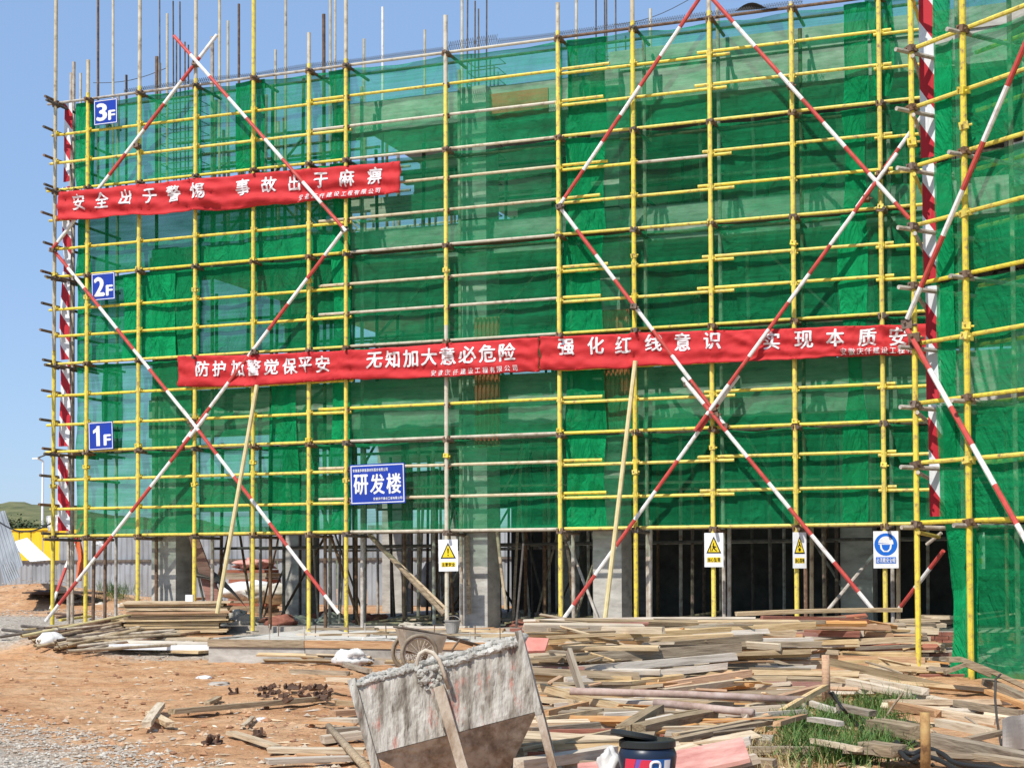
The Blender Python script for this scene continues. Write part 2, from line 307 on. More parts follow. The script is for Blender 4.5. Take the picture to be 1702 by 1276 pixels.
    l.new(bn.outputs['Fac'], bp.inputs['Height']); l.new(bp.outputs[0], b.inputs['Normal'])
    return m
ground = g.build('ground', ground_material(), origin=Vector((0, 0, 0)), smooth=True); ground['kind'] = 'structure'

# far grassy hill beyond the hoardings
HILLM = noisy('hill_grass', [(0.3, (0.055, 0.068, 0.028)), (0.5, (0.125, 0.13, 0.052)), (0.7, (0.20, 0.185, 0.085))], 0.35, (1, 1, 2), 0.95, bump=0.4, bscale=0.5)
def hillfn(u, v):
    px = -260 + u * 2000; D = 110 + v * 90
    base = at(px, 950, D); h = 11.2 * math.sin(v * math.pi * 0.5) * (0.88 + 0.14 * n3(px * 0.004, v * 2) + 0.05 * n3(px * 0.02, v * 5, 4) + 0.02 * n3(px * 0.11, v * 9, 8))
    if u > 0.18: h *= 1 - 0.5 * ss(0.18, 0.5, u)
    return Vector((base.x, base.y, -0.3 + h))
h = MB(); h.grid(hillfn, 160, 16); o = h.build('hill', HILLM, smooth=True); o['kind'] = 'structure'

# ------------------------------------------------------------------ plank helper
def plank_mesh(L, W, T, chip=0.035, rnd=random):
    """length along local X; ends sawn a little askew and the length slightly bowed"""
    b = MB(); bow = rnd.uniform(-0.006, 0.006) * L; tw = rnd.uniform(-0.03, 0.03); secs = 5; vs = []
    for k in range(secs):
        t = k / (secs - 1); x = (t - 0.5) * L
        if k == 0: jit = [rnd.uniform(0, chip) for _ in range(4)]
        elif k == secs - 1: jit = [-rnd.uniform(0, chip) for _ in range(4)]
        else: jit = [0] * 4
        z0 = bow * (1 - (2 * t - 1) ** 2); a = tw * (t - 0.5); ca, sa = math.cos(a), math.sin(a)
        for j, (yy, zz) in enumerate(((-W / 2, -T / 2), (W / 2, -T / 2), (W / 2, T / 2), (-W / 2, T / 2))):
            vs.append(Vector((x + jit[j], yy * ca - zz * sa, z0 + yy * sa + zz * ca)))
    fs = []
    for k in range(secs - 1):
        for j in range(4): fs.append((k * 4 + j, k * 4 + (j + 1) % 4, (k + 1) * 4 + (j + 1) % 4, (k + 1) * 4 + j))
    fs += [(3, 2, 1, 0), (4 * secs - 4, 4 * secs - 3, 4 * secs - 2, 4 * secs - 1)]
    b.add(vs, fs); return b
def bar_between(name, a, b, W, T, m, label, cat, group=None, roll=0.0):
    """a plank from point a to point b, wide face up"""
    a = Vector(a); b = Vector(b); d = b - a; L = d.length; x = d.normalized()
    y = Vector((0, 0, 1)).cross(x)
    y = y.normalized() if y.length > 1e-4 else Vector((0, 1, 0))
    z = x.cross(y)
    rot = Matrix((x, y, z)).transposed().to_4x4() @ Matrix.Rotation(roll, 4, 'X')
    mb = plank_mesh(L, W, T); me = bpy.data.meshes.new(name); me.from_pydata(mb.v, [], mb.f); me.materials.append(m); me.update()
    o = bpy.data.objects.new(name, me); COL.objects.link(o); o.matrix_world = Matrix.Translation((a + b) / 2) @ rot
    return thing(o, label, cat, group)

# ------------------------------------------------------------------ the building
FLOOR = 0.50
SL2, SL3, ROOF = 5.35, 8.35, 10.95        # tops of the raised slabs
BX0, BX1, BY0, BY1 = onY(250, 960, 1.0).x, 9.0, 1.0, 17.0
bld = empty('unfinished_building', (BX0 + 8, BY0 + 4, FLOOR), 'bare concrete frame of an unfinished building behind green scaffold nets', 'building')
MB().box((BX0 - 0.4, 0.6, 0.1), (BX1, BY1, FLOOR)).build('floor_slab', CONCD, bld)
MB().box((BX0, BY0, SL2 - 0.16), (BX1, BY1, SL2)).build('floor_slab', CONC, bld)
MB().box((BX0, BY0, SL3 - 0.16), (BX1, BY1, SL3)).build('floor_slab', CONC, bld)
RX0 = onY(585, 160, 1.7).x; RX1 = onY(818, 135, 1.7).x
MB().box((RX0, BY0 + 0.003, ROOF - 0.16), (BX1, BY1, ROOF)).build('floor_slab', CONC, bld)
MB().box((BX0 - 0.03, BY0 - 0.03, SL2 - 0.95), (BX1, BY0 + 0.3, SL2 - 0.162)).build('edge_beam', CONC, bld)
MB().box((BX0 - 0.03, BY0 - 0.03, SL3 - 0.65), (BX1, BY0 + 0.3, SL3 - 0.162)).build('edge_beam', CONC, bld)
MB().box((RX0, BY0 - 0.03, ROOF - 0.62), (RX1 - 0.003, BY0 + 0.3, ROOF - 0.162)).build('edge_beam', CONC, bld)
rx2 = onY(932, 130, 1.7).x
MB().box((RX1, BY0 - 0.06, ROOF - 0.55), (rx2 - 0.003, BY0 + 0.3, ROOF - 0.162)).build('red_beam_form', REDFORM, bld)
MB().box((rx2, BY0 - 0.03, ROOF - 0.62), (BX1, BY0 + 0.3, ROOF - 0.162)).build('edge_beam', CONC, bld)
MB().box((rx2 + 1.2, BY0 - 0.03, ROOF + 0.003), (BX1, BY0 + 0.12, ROOF + 0.38)).build('upstand_form', CONC, bld)
for yb in (6.5, 12.0, 16.6):
    for zt in (SL2, SL3): MB().box((BX0 + 0.01, yb, zt - 0.75), (BX1 - 0.01, yb + 0.35, zt - 0.162)).build('inner_beam', CONC, bld)
colx = []
for (xa, xb) in ((252, 292), (764, 810), (986, 1033)):
    p, q = onY(xa, 960, 0.74), onY(xb, 960, 0.74); colx.append((p.x, q.x))
colx += [(-4.6, -4.0), (-0.9, -0.3), (3.2, 3.8)]
def column(x0, x1, y0, y1, z0, z1, m=CONC):
    b = MB(); lifts = max(1, int((z1 - z0) / 0.45)); z = z0                  # shutter board marks: each board row a hair proud
    for k in range(lifts):
        zz = z0 + (z1 - z0) * (k + 1) / lifts; e = random.uniform(0, 0.006)
        b.box((x0 - e, y0 - e, z), (x1 + e, y1 + e, zz)); z = zz
    return b.build('column', m, bld)
for i, (x0, x1) in enumerate(colx):
    for (y0, dz) in ((0.74 if i < 3 else 3.4, 0.0), (6.4, 0), (11.9, 0), (16.4, 0)):
        yd = 0.68
        for (z0, z1) in ((FLOOR, SL2 - 0.2), (SL2 + 0.002, SL3 - 0.2), (SL3 + 0.002, ROOF - 0.2)):
            if z0 > SL3 and (x1 < RX0): continue
            if y0 < 4: column(x0, x1, y0, y0 + yd, z0 if z0 < 1 else z0 + 0.0, z1 + (0.19 if z1 < 6 else 0.17))
            else: column(x0, x1, y0, y0 + yd, z0, z1)
# red plywood shutters still standing round two front columns
for (pxa, pxb, ya, yb) in ((788, 830, 528, 742), (1000, 1046, 516, 715)):
    p, q = onY(pxa, ya, 0.67), onY(pxb, yb, 0.67)
    b = MB(); b.box((p.x, 0.69, q.z), (q.x, 0.735, p.z))
    for k in range(6):
        xx = p.x + (q.x - p.x) * (k + 0.5) / 6; b.box((xx - 0.02, 0.655, q.z + 0.01), (xx + 0.02, 0.688, p.z - 0.01))
    b.build('red_column_form', REDFORM, bld)
# block walls further in, and walls added to keep the ground storey dark
def blockwall(x0, x1, y, z0, z1, m=BLOCK, holes=0.0):
    b = MB(); z = z0; row = 0
    while z < z1 - 0.02:
        x = x0 - (0.25 if row % 2 else 0)
        while x < x1:
            a, c = max(x, x0), min(x + 0.5, x1)
            if c - a > 0.05 and random.random() > holes: b.box((a + 0.006, y, z + 0.006), (c - 0.006, y + 0.18, min(z + 0.24, z1)))
            x += 0.5
        z += 0.24; row += 1
    return b.build('block_wall', m, bld)
SHADEBLK = noisy('shade_dark_blockwork', [(0.3, (0.035, 0.033, 0.03)), (0.7, (0.085, 0.08, 0.072))], 3, rough=0.95)  # near-black base colour puts the deep storey's shade into the walls
bw = onY(850, 950, 13).x
MB().box((bw, 13.0, FLOOR), (BX1, 13.2, SL2 - 0.8)).build('darkening_wall', SHADEBLK, bld)
MB().box((3.0, 2.6, FLOOR), (3.15, 13, SL2 - 0.8)).build('darkening_wall', SHADEBLK, bld)
MB().box((onY(1085, 950, 5.4).x, 5.4, FLOOR), (2.99, 5.55, SL2 - 0.97)).build('darkening_wall', SHADEBLK, bld)
MB().box((onY(335, 800, 16.3).x, 16.2, 3.55), (onY(875, 800, 13).x, 16.38, SL2 - 0.76)).build('darkening_wall', SHADEBLK, bld)  # added band that shuts out the bright sky under the first slab
blockwall(onY(580, 230, 2.6).x, onY(770, 230, 2.6).x, 2.6, 8.95, 9.95, holes=0.18)
blockwall(onY(600, 630, 5).x, onY(735, 630, 5).x, 5.0, SL2, SL2 + 0.9, holes=0.1)
blockwall(onY(1080, 630, 4).x, onY(1400, 630, 4).x, 4.0, SL2, SL2 + 1.1, holes=0.05)
blockwall(onY(860, 330, 5).x, onY(1050, 330, 5).x, 5.0, SL3, SL3 + 1.2, holes=0.1)
# the projecting wing of the frame behind the angled scaffold
WP = [Vector((-1.2, -1.0, 0)), Vector((2.5, -3.9, 0)), Vector((8.9, -3.9, 0)), Vector((8.9, 1.69, 0)), Vector((-1.2, 1.69, 0))]
def prism(pts, z0, z1):
    n = len(pts); b = MB(); b.add([Vector((p.x, p.y, z0)) for p in pts] + [Vector((p.x, p.y, z1)) for p in pts], [tuple(range(n - 1, -1, -1)), tuple(range(n, 2 * n))] + [(k, (k + 1) % n, n + (k + 1) % n, n + k) for k in range(n)]); return b
for (z0, z1) in ((0.0, FLOOR - 0.005), (SL2 - 0.9, SL2 - 0.005), (SL3 - 0.7, SL3 - 0.005), (ROOF - 0.7, ROOF - 0.005)): prism(WP, z0, z1).build('wing_slab', CONC, bld)
MB().box((-1.0, -0.7, FLOOR), (-0.45, -0.15, ROOF - 0.72)).build('column', CONC, bld)

# ------------------------------------------------------------------ shoring in each storey
def shoring(z0, z1, label, x0, x1, ylist, step, top=0.0, skip=None, m=(RUST, BARE, DARKPIPE)):
    t = empty('shoring_frame', ((x0 + x1) / 2, ylist[0], z0), label, 'shoring', 'shoring frames inside the storeys')
    for y in ylist:
        x = x0 + random.uniform(0, 0.4)
        while x < x1:
            xx = x + random.uniform(-0.15, 0.15); yy = y + random.uniform(-0.25, 0.25)
            if y > 5.2 and xx > -7 and z0 < 1: x += step; continue
            if not any(a - 0.1 < xx < b + 0.1 and abs(yy - yc) < 0.9 for (a, b) in colx for yc in (1.7, 6.7, 12.2)):
                MB().tube((xx, yy, z0), (xx + random.uniform(-0.05, 0.05), yy, z1 + random.uniform(0, top)), 0.036, 6).build('prop', random.choice(m), t)
            x += step
        for zz in (z0 + (z1 - z0) * 0.42, z0 + (z1 - z0) * 0.72, z0 + (z1 - z0) * 0.95):
            MB().tube((x0, y + 0.06, zz + random.uniform(-0.05, 0.05)), (x1, y + 0.06, zz + random.uniform(-0.05, 0.05)), 0.03, 6).build('rail', random.choice(m), t)
    for k in range(9):
        xa = random.uniform(x0, x1 - 3); y = random.choice(ylist) - 0.1
        s = random.choice((-1, 1)); MB().tube((xa, y, z0 if s > 0 else z1), (xa + 2.4, y, z1 if s > 0 else z0), 0.03, 6).build('diagonal_brace', random.choice(m), t)
    return t
shoring(FLOOR, SL2 - 0.96, 'thin steel props holding up the first floor above the open ground storey', BX0 + 0.6, 1.5, (2.4, 4.4, 7.8, 10.6), 0.86)
shoring(SL2, SL3 - 0.66, 'thin steel props under the second raised slab, dim behind the nets', BX0 + 0.4, 1.5, (2.5, 5.6, 9.5), 1.0)
shoring(SL3, ROOF - 0.63, 'thin steel props under the roof formwork behind the topmost nets', RX0 + 0.1, 1.5, (2.3, 5.0, 9.0), 0.95)
shoring(SL3, ROOF - 0.1, 'open grid of poles against the sky above the topmost floor, near the floor number signs', BX0 + 0.2, RX0 - 0.2, (1.6, 2.4, 3.4, 5.0, 7.5, 10.5), 0.56, top=0.9)

# sloping yellow props seen in the storeys and on the ground
def prop(px1, py1, px2, py2, Y1, Y2, r, m, name, label, cat='prop', group=None):
    a, b = onY(px1, py1, Y1), onY(px2, py2, Y2)
    return thing(MB().tube(a, b, r, 8).build(name, m), label, cat, group)

# ------------------------------------------------------------------ rebar columns and starter bars above the deck
def rebars(pxs, top, bot, Y, label, cage=None):
    base = onY(sum(pxs) / len(pxs), bot, Y); t = empty('rebar_cage', base, label, 'reinforcing bars', 'column reinforcement above the deck')
    for k, px in enumerate(pxs):
        yy = Y + (0.45 if k % 2 else 0); a = onY(px, bot, yy); b = onY(px + random.uniform(-1.5, 1.5), top[k] if isinstance(top, (list, tuple)) else top, yy)
        MB().tube(a, b, 0.017, 6).build('bar', DARKPIPE, t)
    if cage:
        z = onY(pxs[0], cage[1], Y).z; zt = onY(pxs[0], cage[0], Y).z; xa, xb = onY(min(pxs), bot, Y).x, onY(max(pxs), bot, Y).x
        while z < zt:
            MB().path([(xa, Y, z), (xb, Y, z), (xb, Y + 0.45, z), (xa, Y + 0.45, z), (xa, Y, z)], 0.012, 4).build('stirrup', DARKPIPE, t); z += 0.22
    return t
rebars([266, 289, 293, 300, 308, 313, 322, 330], [0, 2, 63, 3, 70, 75, 150, 160], 300, 2.2, 'tall dark column bars standing above the topmost floor near the red and white cross', (165, 290))
rebars([776, 789, 796, 808, 783, 815, 822, 828], [-8, 2, 15, -6, 90, 100, 110, 120], 268, 2.2, 'dark column bars rising behind the bare grey rails', (100, 262))
rebars([991, 1006, 1009, 1024, 1040, 1048], [-10, -8, -6, -10, 60, 70], 180, 2.4, 'dark column bars rising beyond the bare grey rails', (70, 175))
rebars([790, 800, 812, 822], 262, 375, 3.0, 'rusty cage of column bars dim behind the net above the second banner', (270, 372))

# ------------------------------------------------------------------ facade scaffold
XP = [onY(88, 887).x, -19.389, -18.141, -16.819, -15.495, -14.263, -13.461, -11.369, -9.129, -7.704, -6.294, -4.836, -3.342]
RO = [0, -.011, -.013, -.054, -.064, -.059, -.025, -.02, -.06, -.002, .006, .017, .016, .015, .006, .052]
ZL = [ZR + 0.6 * k + RO[k] for k in range(16)]
MAIN = (0, 3, 6, 9, 12, 15)
XE = onY(1548, 870).x                      # where the rails end beside the wing
scaf = empty('scaffold', ((XP[0] + XE) / 2, 0, 0.5), 'yellow pipe scaffold with red and white cross braces along the long facade', 'scaffold')
BASEY = {0: 1006, 1: 1026, 2: 1017, 3: 1018, 4: 1035, 5: 1018, 6: 1022, 7: 1020, 8: 1034, 9: 1046, 10: 1043, 11: 1022, 12: 1020}
TOPPX = {0: -12, 1: 100, 2: -12, 3: -12, 4: -12, 5: 55, 6: -12, 7: 26, 8: 5, 9: -12, 10: -12, 11: 3, 12: -14}
clampm = None
def make_clamp():
    b = MB(); b.box((-0.055, -0.06, -0.045), (0.055, 0.075, 0.045)); b.tube((0.06, -0.03, -0.01), (0.10, -0.03, -0.01), 0.014, 6); b.tube((-0.02, -0.085, 0.02), (-0.02, -0.05, 0.02), 0.014, 6)
    me = bpy.data.meshes.new('coupler'); me.from_pydata(b.v, [], b.f); me.materials.append(RUST); me.update(); return me
CLAMP = make_clamp()
CLAMP2 = CLAMP.copy(); CLAMP2.materials.clear(); CLAMP2.materials.append(YEL)
def coupler(parent, p, me=CLAMP, s=1.0, rz=0.0):
    o = bpy.data.objects.new('coupler', me); COL.objects.link(o); o.parent = parent
    o.location = Vector(p) - Vector(parent['_o']); o.scale = (s, s, s); o.rotation_euler = (random.uniform(-.2, .2), random.uniform(-.25, .25), rz); return o
RS, RL = 0.041, 0.029
std = []
for i, x in enumerate(XP):
    foot = onY(0, BASEY[i]).z if False else onY(851 + 0 * i, 0).z
    # foot height from the photo's pole foot, pole top likewise
    d = None
    def zat(py, X=x):
        # height on the facade plane at column X for image row py (rows are near level, so solve along the column)
        lo, hi = -2.0, 20.0
        for _ in range(40):
            mid = (lo + hi) / 2; q = Vector((X, 0, mid)) - EYE; yy = IH / 2 + SHY - FPX * q.dot(CU) / q.dot(fw)
            if yy > py: lo = mid
            else: hi = mid
        return lo
    zf = min(zat(BASEY[i]), (0.47 if i > 2 else 0.60)) - 0.03 if i > 2 else ground_z(x, 0) - 0.03; zt = zat(TOPPX[i])
    mats = [YEL, PALE]; b = MB()
    zy = {0: 6.2, 7: 6.2}.get(i, ZL[15] + 0.1)
    if i == 7:
        b.tube((x, 0, zf), (x, 0, 6.2), RS, 10, 1); b.tube((x, 0, 6.2), (x, 0, ZL[14]), RS, 10, 0); b.tube((x, 0, ZL[14]), (x, 0, zt), RS, 10, 1)
    elif i == 4: b.tube((x, 0, zf), (x, 0, zt), RS, 10, 0)
    else:
        zy = min(zy, zt - 0.05); b.tube((x, 0, zf), (x, 0, zy), RS, 10, 0); b.tube((x, 0, zy), (x, 0, zt), RS * 0.92, 10, 1)
    b.box((x - 0.09, -0.09, zf - 0.02), (x + 0.09, 0.09, zf - 0.002), 1)
    s = b.build('standard', mats, scaf, smooth=False); std.append(s)
    for k in range(16):
        if k in MAIN: coupler(s, (x, 0.03, ZL[k] - 0.045), CLAMP, 1.15)
        else: coupler(s, (x, 0.03, ZL[k]), CLAMP2 if (i not in (6, 7) and k < 15) else CLAMP, 0.85)
    for zc in (zf + 2.9 + 0.4 * (i % 3), zf + 7.3 - 0.5 * (i % 2)):
        coupler(s, (x, 0, zc), CLAMP2, 0.9)
# inner row of standards, ledgers, transoms and decks
YI = 0.60
for i, x in enumerate(XP):
    zt = ZL[15] + random.uniform(-0.3, 1.6)
    MB().tube((x + 0.05, YI, 0.48), (x + 0.05 + random.uniform(-.05, .05), YI, zt), 0.036, 8).build('standard', random.choice((BARE, RUST, BARE)), scaf)
YL = 0.078
def ledger(xa, xb, k, dz, m, y=YL):
    return MB().tube((xa, y, ZL[k] + dz), (xb, y, ZL[k] + dz + random.uniform(-.008, .008)), RL, 8).build('ledger', m, scaf)
for k in range(16):
    if k in MAIN:
        a = YEL if k < 15 else BARE
        ledger(XP[0] - 0.25, XP[6] + 0.05, k, 0, a); ledger(XP[6] + 0.06, XP[8] + 0.02, k, 0, PALE); ledger(XP[8] + 0.03, XE, k, 0, a if k != 15 else RUST)
    else:
        stub = random.uniform(0.75, 1.0)
        ledger(XP[0] - random.uniform(0.1, 0.25), XP[6] + random.uniform(0.05, 0.12), k, -0.03, YEL)
        ledger(XP[6] - (0.62 if k < 13 else 0.85), XP[8] - 0.01, k, 0.045, PALE if k not in (5, 14, 4) else YEL)
        ledger(XP[8], XP[8] + stub, k, 0.055, YEL)
        e = XP[10] + random.uniform(0.28, 0.42)
        if k == 11:
            ledger(XP[8] - 0.05, XP[9], k, -0.03, YEL); ledger(XP[9] + 0.01, XP[10], k, -0.03, PALE); ledger(XP[10] + 0.01, e, k, -0.03, YEL)
        else: ledger(XP[8] - 0.05, e, k, -0.03, YEL)
        ledger(XP[10] - random.uniform(0.15, 0.3), XP[12] + 0.2, k, 0.045, YEL)
        ledger(XP[12] - 0.1, XE, k, -0.02, YEL)
for k in MAIN:
    ledger(XP[0], XE, k, 0.0, RUST, YI + 0.08)
for k in MAIN:
    for i, x in enumerate(XP):
        MB().tube((x + 0.075, -0.22 if i else -0.4, ZL[k] - 0.075), (x + 0.075, YI + 0.25, ZL[k] - 0.075), 0.03, 8).build('transom', RUST if i % 3 else DARKPIPE, scaf)
for k in range(16):                                   # ends of the side rails at the corner pole
    MB().tube((XP[0] - 0.05, -0.28 - random.uniform(0, .12), ZL[k] + 0.05), (XP[0] - 0.05, 2.4, ZL[k] + 0.05), 0.03, 8).build('side_rail', RUST if k % 2 else DARKPIPE, scaf)
for k in (3, 6, 9, 12):
    for j in range(3):
        xx = XP[0] + 0.25 + j * 0.33; MB().tube((xx, -0.16, ZL[k] - 0.075), (xx, 1.2, ZL[k] - 0.075), 0.026, 6).build('putlog', RUST, scaf)
for y in (YI, 2.3):
    MB().tube((XP[0] - 0.05, y, 0.5), (XP[0] - 0.05, y, ZL[15] + 0.8), 0.036, 8).build('standard', BARE, scaf)
# walkway decks of thin split boards on the tiers
DECKM = noisy('deck_board', [(0.3, (0.10, 0.07, 0.045)), (0.7, (0.26, 0.19, 0.125))], 6, (0.5, 8, 1), 0.9)
for (k, xs_, xe_, yy_) in ((6, XP[5], XE - 0.3, (0.20, 0.38)), (9, XP[6] - 0.5, XP[9], (0.20, 0.40)), (9, XP[10], XE - 0.3, (0.36,)), (3, XP[6], XP[8], (0.38,))):
    b = MB(); x = xs_
    while x < xe_:
        L = min(random.uniform(1.6, 3.0), xe_ + 0.1 - x)
        for y in yy_:
            zz = ZL[k] + 0.005 + random.uniform(0, 0.03); b.box((x, y, zz), (x + L - 0.03, y + 0.2, zz + 0.025 + random.uniform(0, 0.012)))
        x += L
    b.build('walkway_deck', DECKM, scaf)

def striped(pts, r, name, parent, step=0.62, first=0, seg=8):
    """a pole painted in red and white bands"""
    a, b = Vector(pts[0]), Vector(pts[1]); d = b - a; L = d.length; d.normalize(); mb = MB(); t = 0; c = first
    while t < L - 0.01:
        e = min(L, t + step * random.uniform(0.9, 1.1)); mb.tube(a + d * t, a + d * e, r, seg, c, cap=True); t = e; c = 1 - c
    return mb.build(name, [REDP, WHTP], parent)
def fb(px1, py1, px2, py2, Y, first=0, parent=scaf, r=0.036, Y2=None):
    return striped((onY(px1, py1, Y), onY(px2, py2, Y if Y2 is None else Y2)), r, 'cross_brace', parent, first=first)
# first cross, by the floor number signs
b1 = fb(289, 60, 575, 384, -0.20); b2 = fb(361, 58, 84, 418, -0.085, 1)
b3 = fb(86, 412, 336, 722, -0.11); b4 = fb(303, 680, 563, 1019, -0.20, 1)
b5 = fb(575, 378, 305, 735, -0.11, 1); b6 = fb(345, 688, 76, 1032, -0.20, 1)
# second cross, towards the wing
b7 = fb(1165, -6, 927, 346, -0.11); b8 = fb(927, 340, 1207, 710, -0.11, 1); b9 = fb(1134, 628, 1452, 1014, -0.20, 1)
b10 = fb(1180, -6, 1512, 364, -0.20, 0); b11 = fb(1533, 192, 1424, 345, -0.11, 1); b12 = fb(1491, 255, 1155, 716, -0.20, 1); b13 = fb(1228, 624, 935, 1030, -0.11, 1)
for (br, px, py) in ((b1, 325, 106), (b1, 573, 381), (b2, 228, 243), (b3, 88, 416), (b3, 322, 706), (b4, 318, 700), (b5, 325, 712), (b6, 300, 745), (b7, 930, 344), (b8, 1190, 690), (b9, 1142, 638), (b9, 1205, 708),
                     (b10, 1314, 143), (b10, 1462, 290), (b11, 1470, 283), (b12, 1440, 330), (b12, 1185, 690), (b13, 1186, 680), (b8, 1054, 510), (b5, 423, 585)):
    coupler(br, onY(px, py, -0.15), CLAMP, 1.0)
# pale wooden rakers leaning on the front
rk1 = prop(427, 640, 361, 1019, -0.30, -1.0, 0.042, BAMBOO, 'raking_prop', 'pale yellow raking pole leaning under the shorter lettered stretch of banner', 'pole')
rk2 = prop(1056, 600, 1004, 1042, -0.30, -1.1, 0.042, BAMBOO, 'raking_prop', 'pale yellow raking pole crossing a red and white brace in front of a concrete column', 'pole')

# wire mesh guard strip along the top rail
WIRE = mat('grey_wire', (0.17, 0.17, 0.17), 0.6)
b = MB(); x = onY(200, 140).x
while x < onY(1330, 10).x:
    zz = ZL[15] + 0.03; hh = 0.11 + 0.04 * n3(x * 0.8) + (0.08 if -11.4 < x < -10.4 else 0)
    b.tube((x, 0.12, zz), (x + 0.05, 0.12, zz + hh), 0.005, 3); b.tube((x + 0.05, 0.125, zz), (x, 0.125, zz + hh), 0.005, 3); b.tube((x, 0.122, zz + hh * .55), (x + 0.05, 0.122, zz + hh * .55), 0.004, 3); x += 0.045
thing(b.build('wire_mesh_strip', WIRE), 'grey wire mesh strip along the topmost rail of the long scaffold', 'wire mesh')
b = MB(); b.sheet(lambda u, v: onY(1222 + 70 * u, 19 - 12 * math.sin(math.pi * min(1, u * 1.35)) * v - 6 * u, 0.2 - 0.35 * v * u), 10, 4, (0, 0.02, 0.01))
thing(b.build('tarpaulin', mat('dark_tarp', (0.05, 0.045, 0.04), 0.8)), 'scrap of dark tarpaulin on the topmost rail near the wing', 'tarpaulin')

# lone uprights standing above the deck edge
LONE = [(163, -10, 150, 3.0, RUST), (188, -10, 150, 1.6, BARE), (278, 23, 142, 1.6, BARE), (365, -10, 132, 1.3, BARE), (379, 35, 128, 2.6, BARE), (397, 7, 126, 2.6, RUST), (458, 83, 118, 2.5, BARE),
        (475, -10, 116, 1.3, BARE), (549, -10, 104, 2.0, BARE), (557, -10, 103, 3.4, BARE), (605, 65, 107, 2.5, BARE), (636, 12, 100, 2.3, WHTP), (706, 50, 95, 3.0, BARE), (768, -10, 85, 1.3, BARE),
        (958, -10, 60, 1.3, BARE), (1081, 15, 45, 2.0, BARE), (134, 122, 160, 2.0, BARE), (210, 125, 155, 2.0, RUST), (266, 105, 150, 3.0, BARE)]
LWORD = ['rust brown', 'grey']
for k, (px, t, bt, Y, m) in enumerate(LONE):
    a, c = onY(px, bt + 190, Y), onY(px, t, Y)
    if px not in (134, 210): a.z = max(a.z, SL3)
    thing(MB().tube(a, c, 0.028, 8).build('upright_pole', PALE if m is BARE else m), 'bare steel pole rising above the topmost scaffold rail against the sky', 'pole', 'bare poles standing above the deck')

# ------------------------------------------------------------------ safety nets
def hem(o, nu, nv):
    a = o.data.attributes.new('hem', 'FLOAT', 'POINT')
    for j in range(nv + 1):
        for i in range(nu + 1): a.data[j * (nu + 1) + i].value = 1.0 if j in (0, nv) or i in (0, nu) else (0.45 if j in (1, nv - 1) else 0.0)
def net(xa, xb, ka, kb, Y, m, label, seed, sag=0.05, tuck=0.0, gather=0.0):
    nu = max(8, int((xb - xa) / 0.09)); nv = max(8, int((ZL[kb] - ZL[ka]) / 0.09))
    posts = XP
    def fn(u, v):
        x = xa + (xb - xa) * u
        dp = min(abs(x - p) for p in posts); s = min(1, dp / 0.6)
        zt = ZL[kb] - 0.03 - sag * s * (0.6 + 0.8 * abs(n3(x * 0.9, seed))); zb = ZL[ka] + 0.02 + 0.5 * sag * s * abs(n3(x * 1.3, seed + 5))
        z = zb + (zt - zb) * v
        xx = x + gather * (0.5 - u) * math.sin(math.pi * v) + 0.03 * n3(z * 1.2, seed, x)
        # folds radiate from the ties, slack in the middle of each field
        y = Y + 0.05 * n3(x * 0.8, z * 0.9, seed) + 0.035 * abs(n3(x * 2.4 + z * 1.8, z * 0.8, seed + 2)) + 0.014 * n3(x * 7 - z * 4, z * 2.2, seed + 3)
        y += 0.03 * math.sin(math.pi * v) * s
        return Vector((xx, max(y, Y - 0.035), z))
    b = MB(); b.grid(fn, nu, nv); o = b.build('safety_net', m, smooth=True); hem(o, nu, nv)
    return thing(o, label, 'safety net', 'green nets on the long scaffold')
TIER = ['lowest', 'second', 'third', 'fourth', 'topmost']
ZONE = [(onY(120, 500).x, XP[3] + 0.02, NETB, 'beside the floor number signs'), (XP[3] - 0.02, XP[6] + 0.02, NETB, 'beyond the first red and white cross'),
        (XP[6] - 0.02, XP[8] + 0.02, NET, 'behind the bare grey rails'), (XP[8] - 0.02, XP[10] + 0.02, NET, 'just past the bare grey rails'), (XP[10] - 0.02, XE + 0.15, NET, 'beside the angled wing')]
for t in range(5):
    for zi, (xa, xb, m, d) in enumerate(ZONE):
        net(xa, xb, t * 3, t * 3 + 3, 0.165 + 0.012 * (zi % 2), NETC if zi < 2 and t in (2, 3) else m, f'green net on the {TIER[t]} scaffold tier {d}', t * 7.3 + zi * 3.1)
STRIP = [(543, 577, range(5), 'next to the pole where the bare rails begin'), (931, 1000, range(5), 'next to the pole where the bare rails end'), (1398, 1440, range(5), 'near the last yellow pole before the wing'),
         (380, 428, (4,), 'inside the first red and white cross'), (160, 190, (1,), 'under the lower number sign of the first floor'), (445, 492, (0, 1), 'beside the pale raking pole'), (195, 285, (2,), 'near the second floor number sign'),
         (120, 150, (3, 4), 'beside the striped corner strip')]
for si, (pa, pb, tiers, d) in enumerate(STRIP):
    for t in tiers:
        ym = 810 - 148 * t; sh = random.uniform(-4, 6)
        xa, xb = onY(pa + sh, ym).x, onY(pb + sh, ym).x
        net(xa, xb, t * 3, t * 3 + 3, 0.142, NETD, f'doubled net strip on the {TIER[t]} tier {d}', si * 11 + t * 2.7, 0.03, gather=random.uniform(-0.10, 0.22) if pb - pa < 60 else 0.1)
# a strip hanging over the top by the wing
def fn(u, v): return onY(1440 + 46 * u + 5 * math.sin(v * 4) - 12 * (1 - v) * (u - 0.5), 160 - 165 * v, 0.135 + 0.03 * math.sin(u * 14 + v * 3))
thing((lambda b: (b.grid(fn, 16, 16), b.build('safety_net', NETD, smooth=True))[1])(MB()), 'narrow doubled net strip hanging from the top rail beside the striped post', 'safety net', 'green nets on the long scaffold')

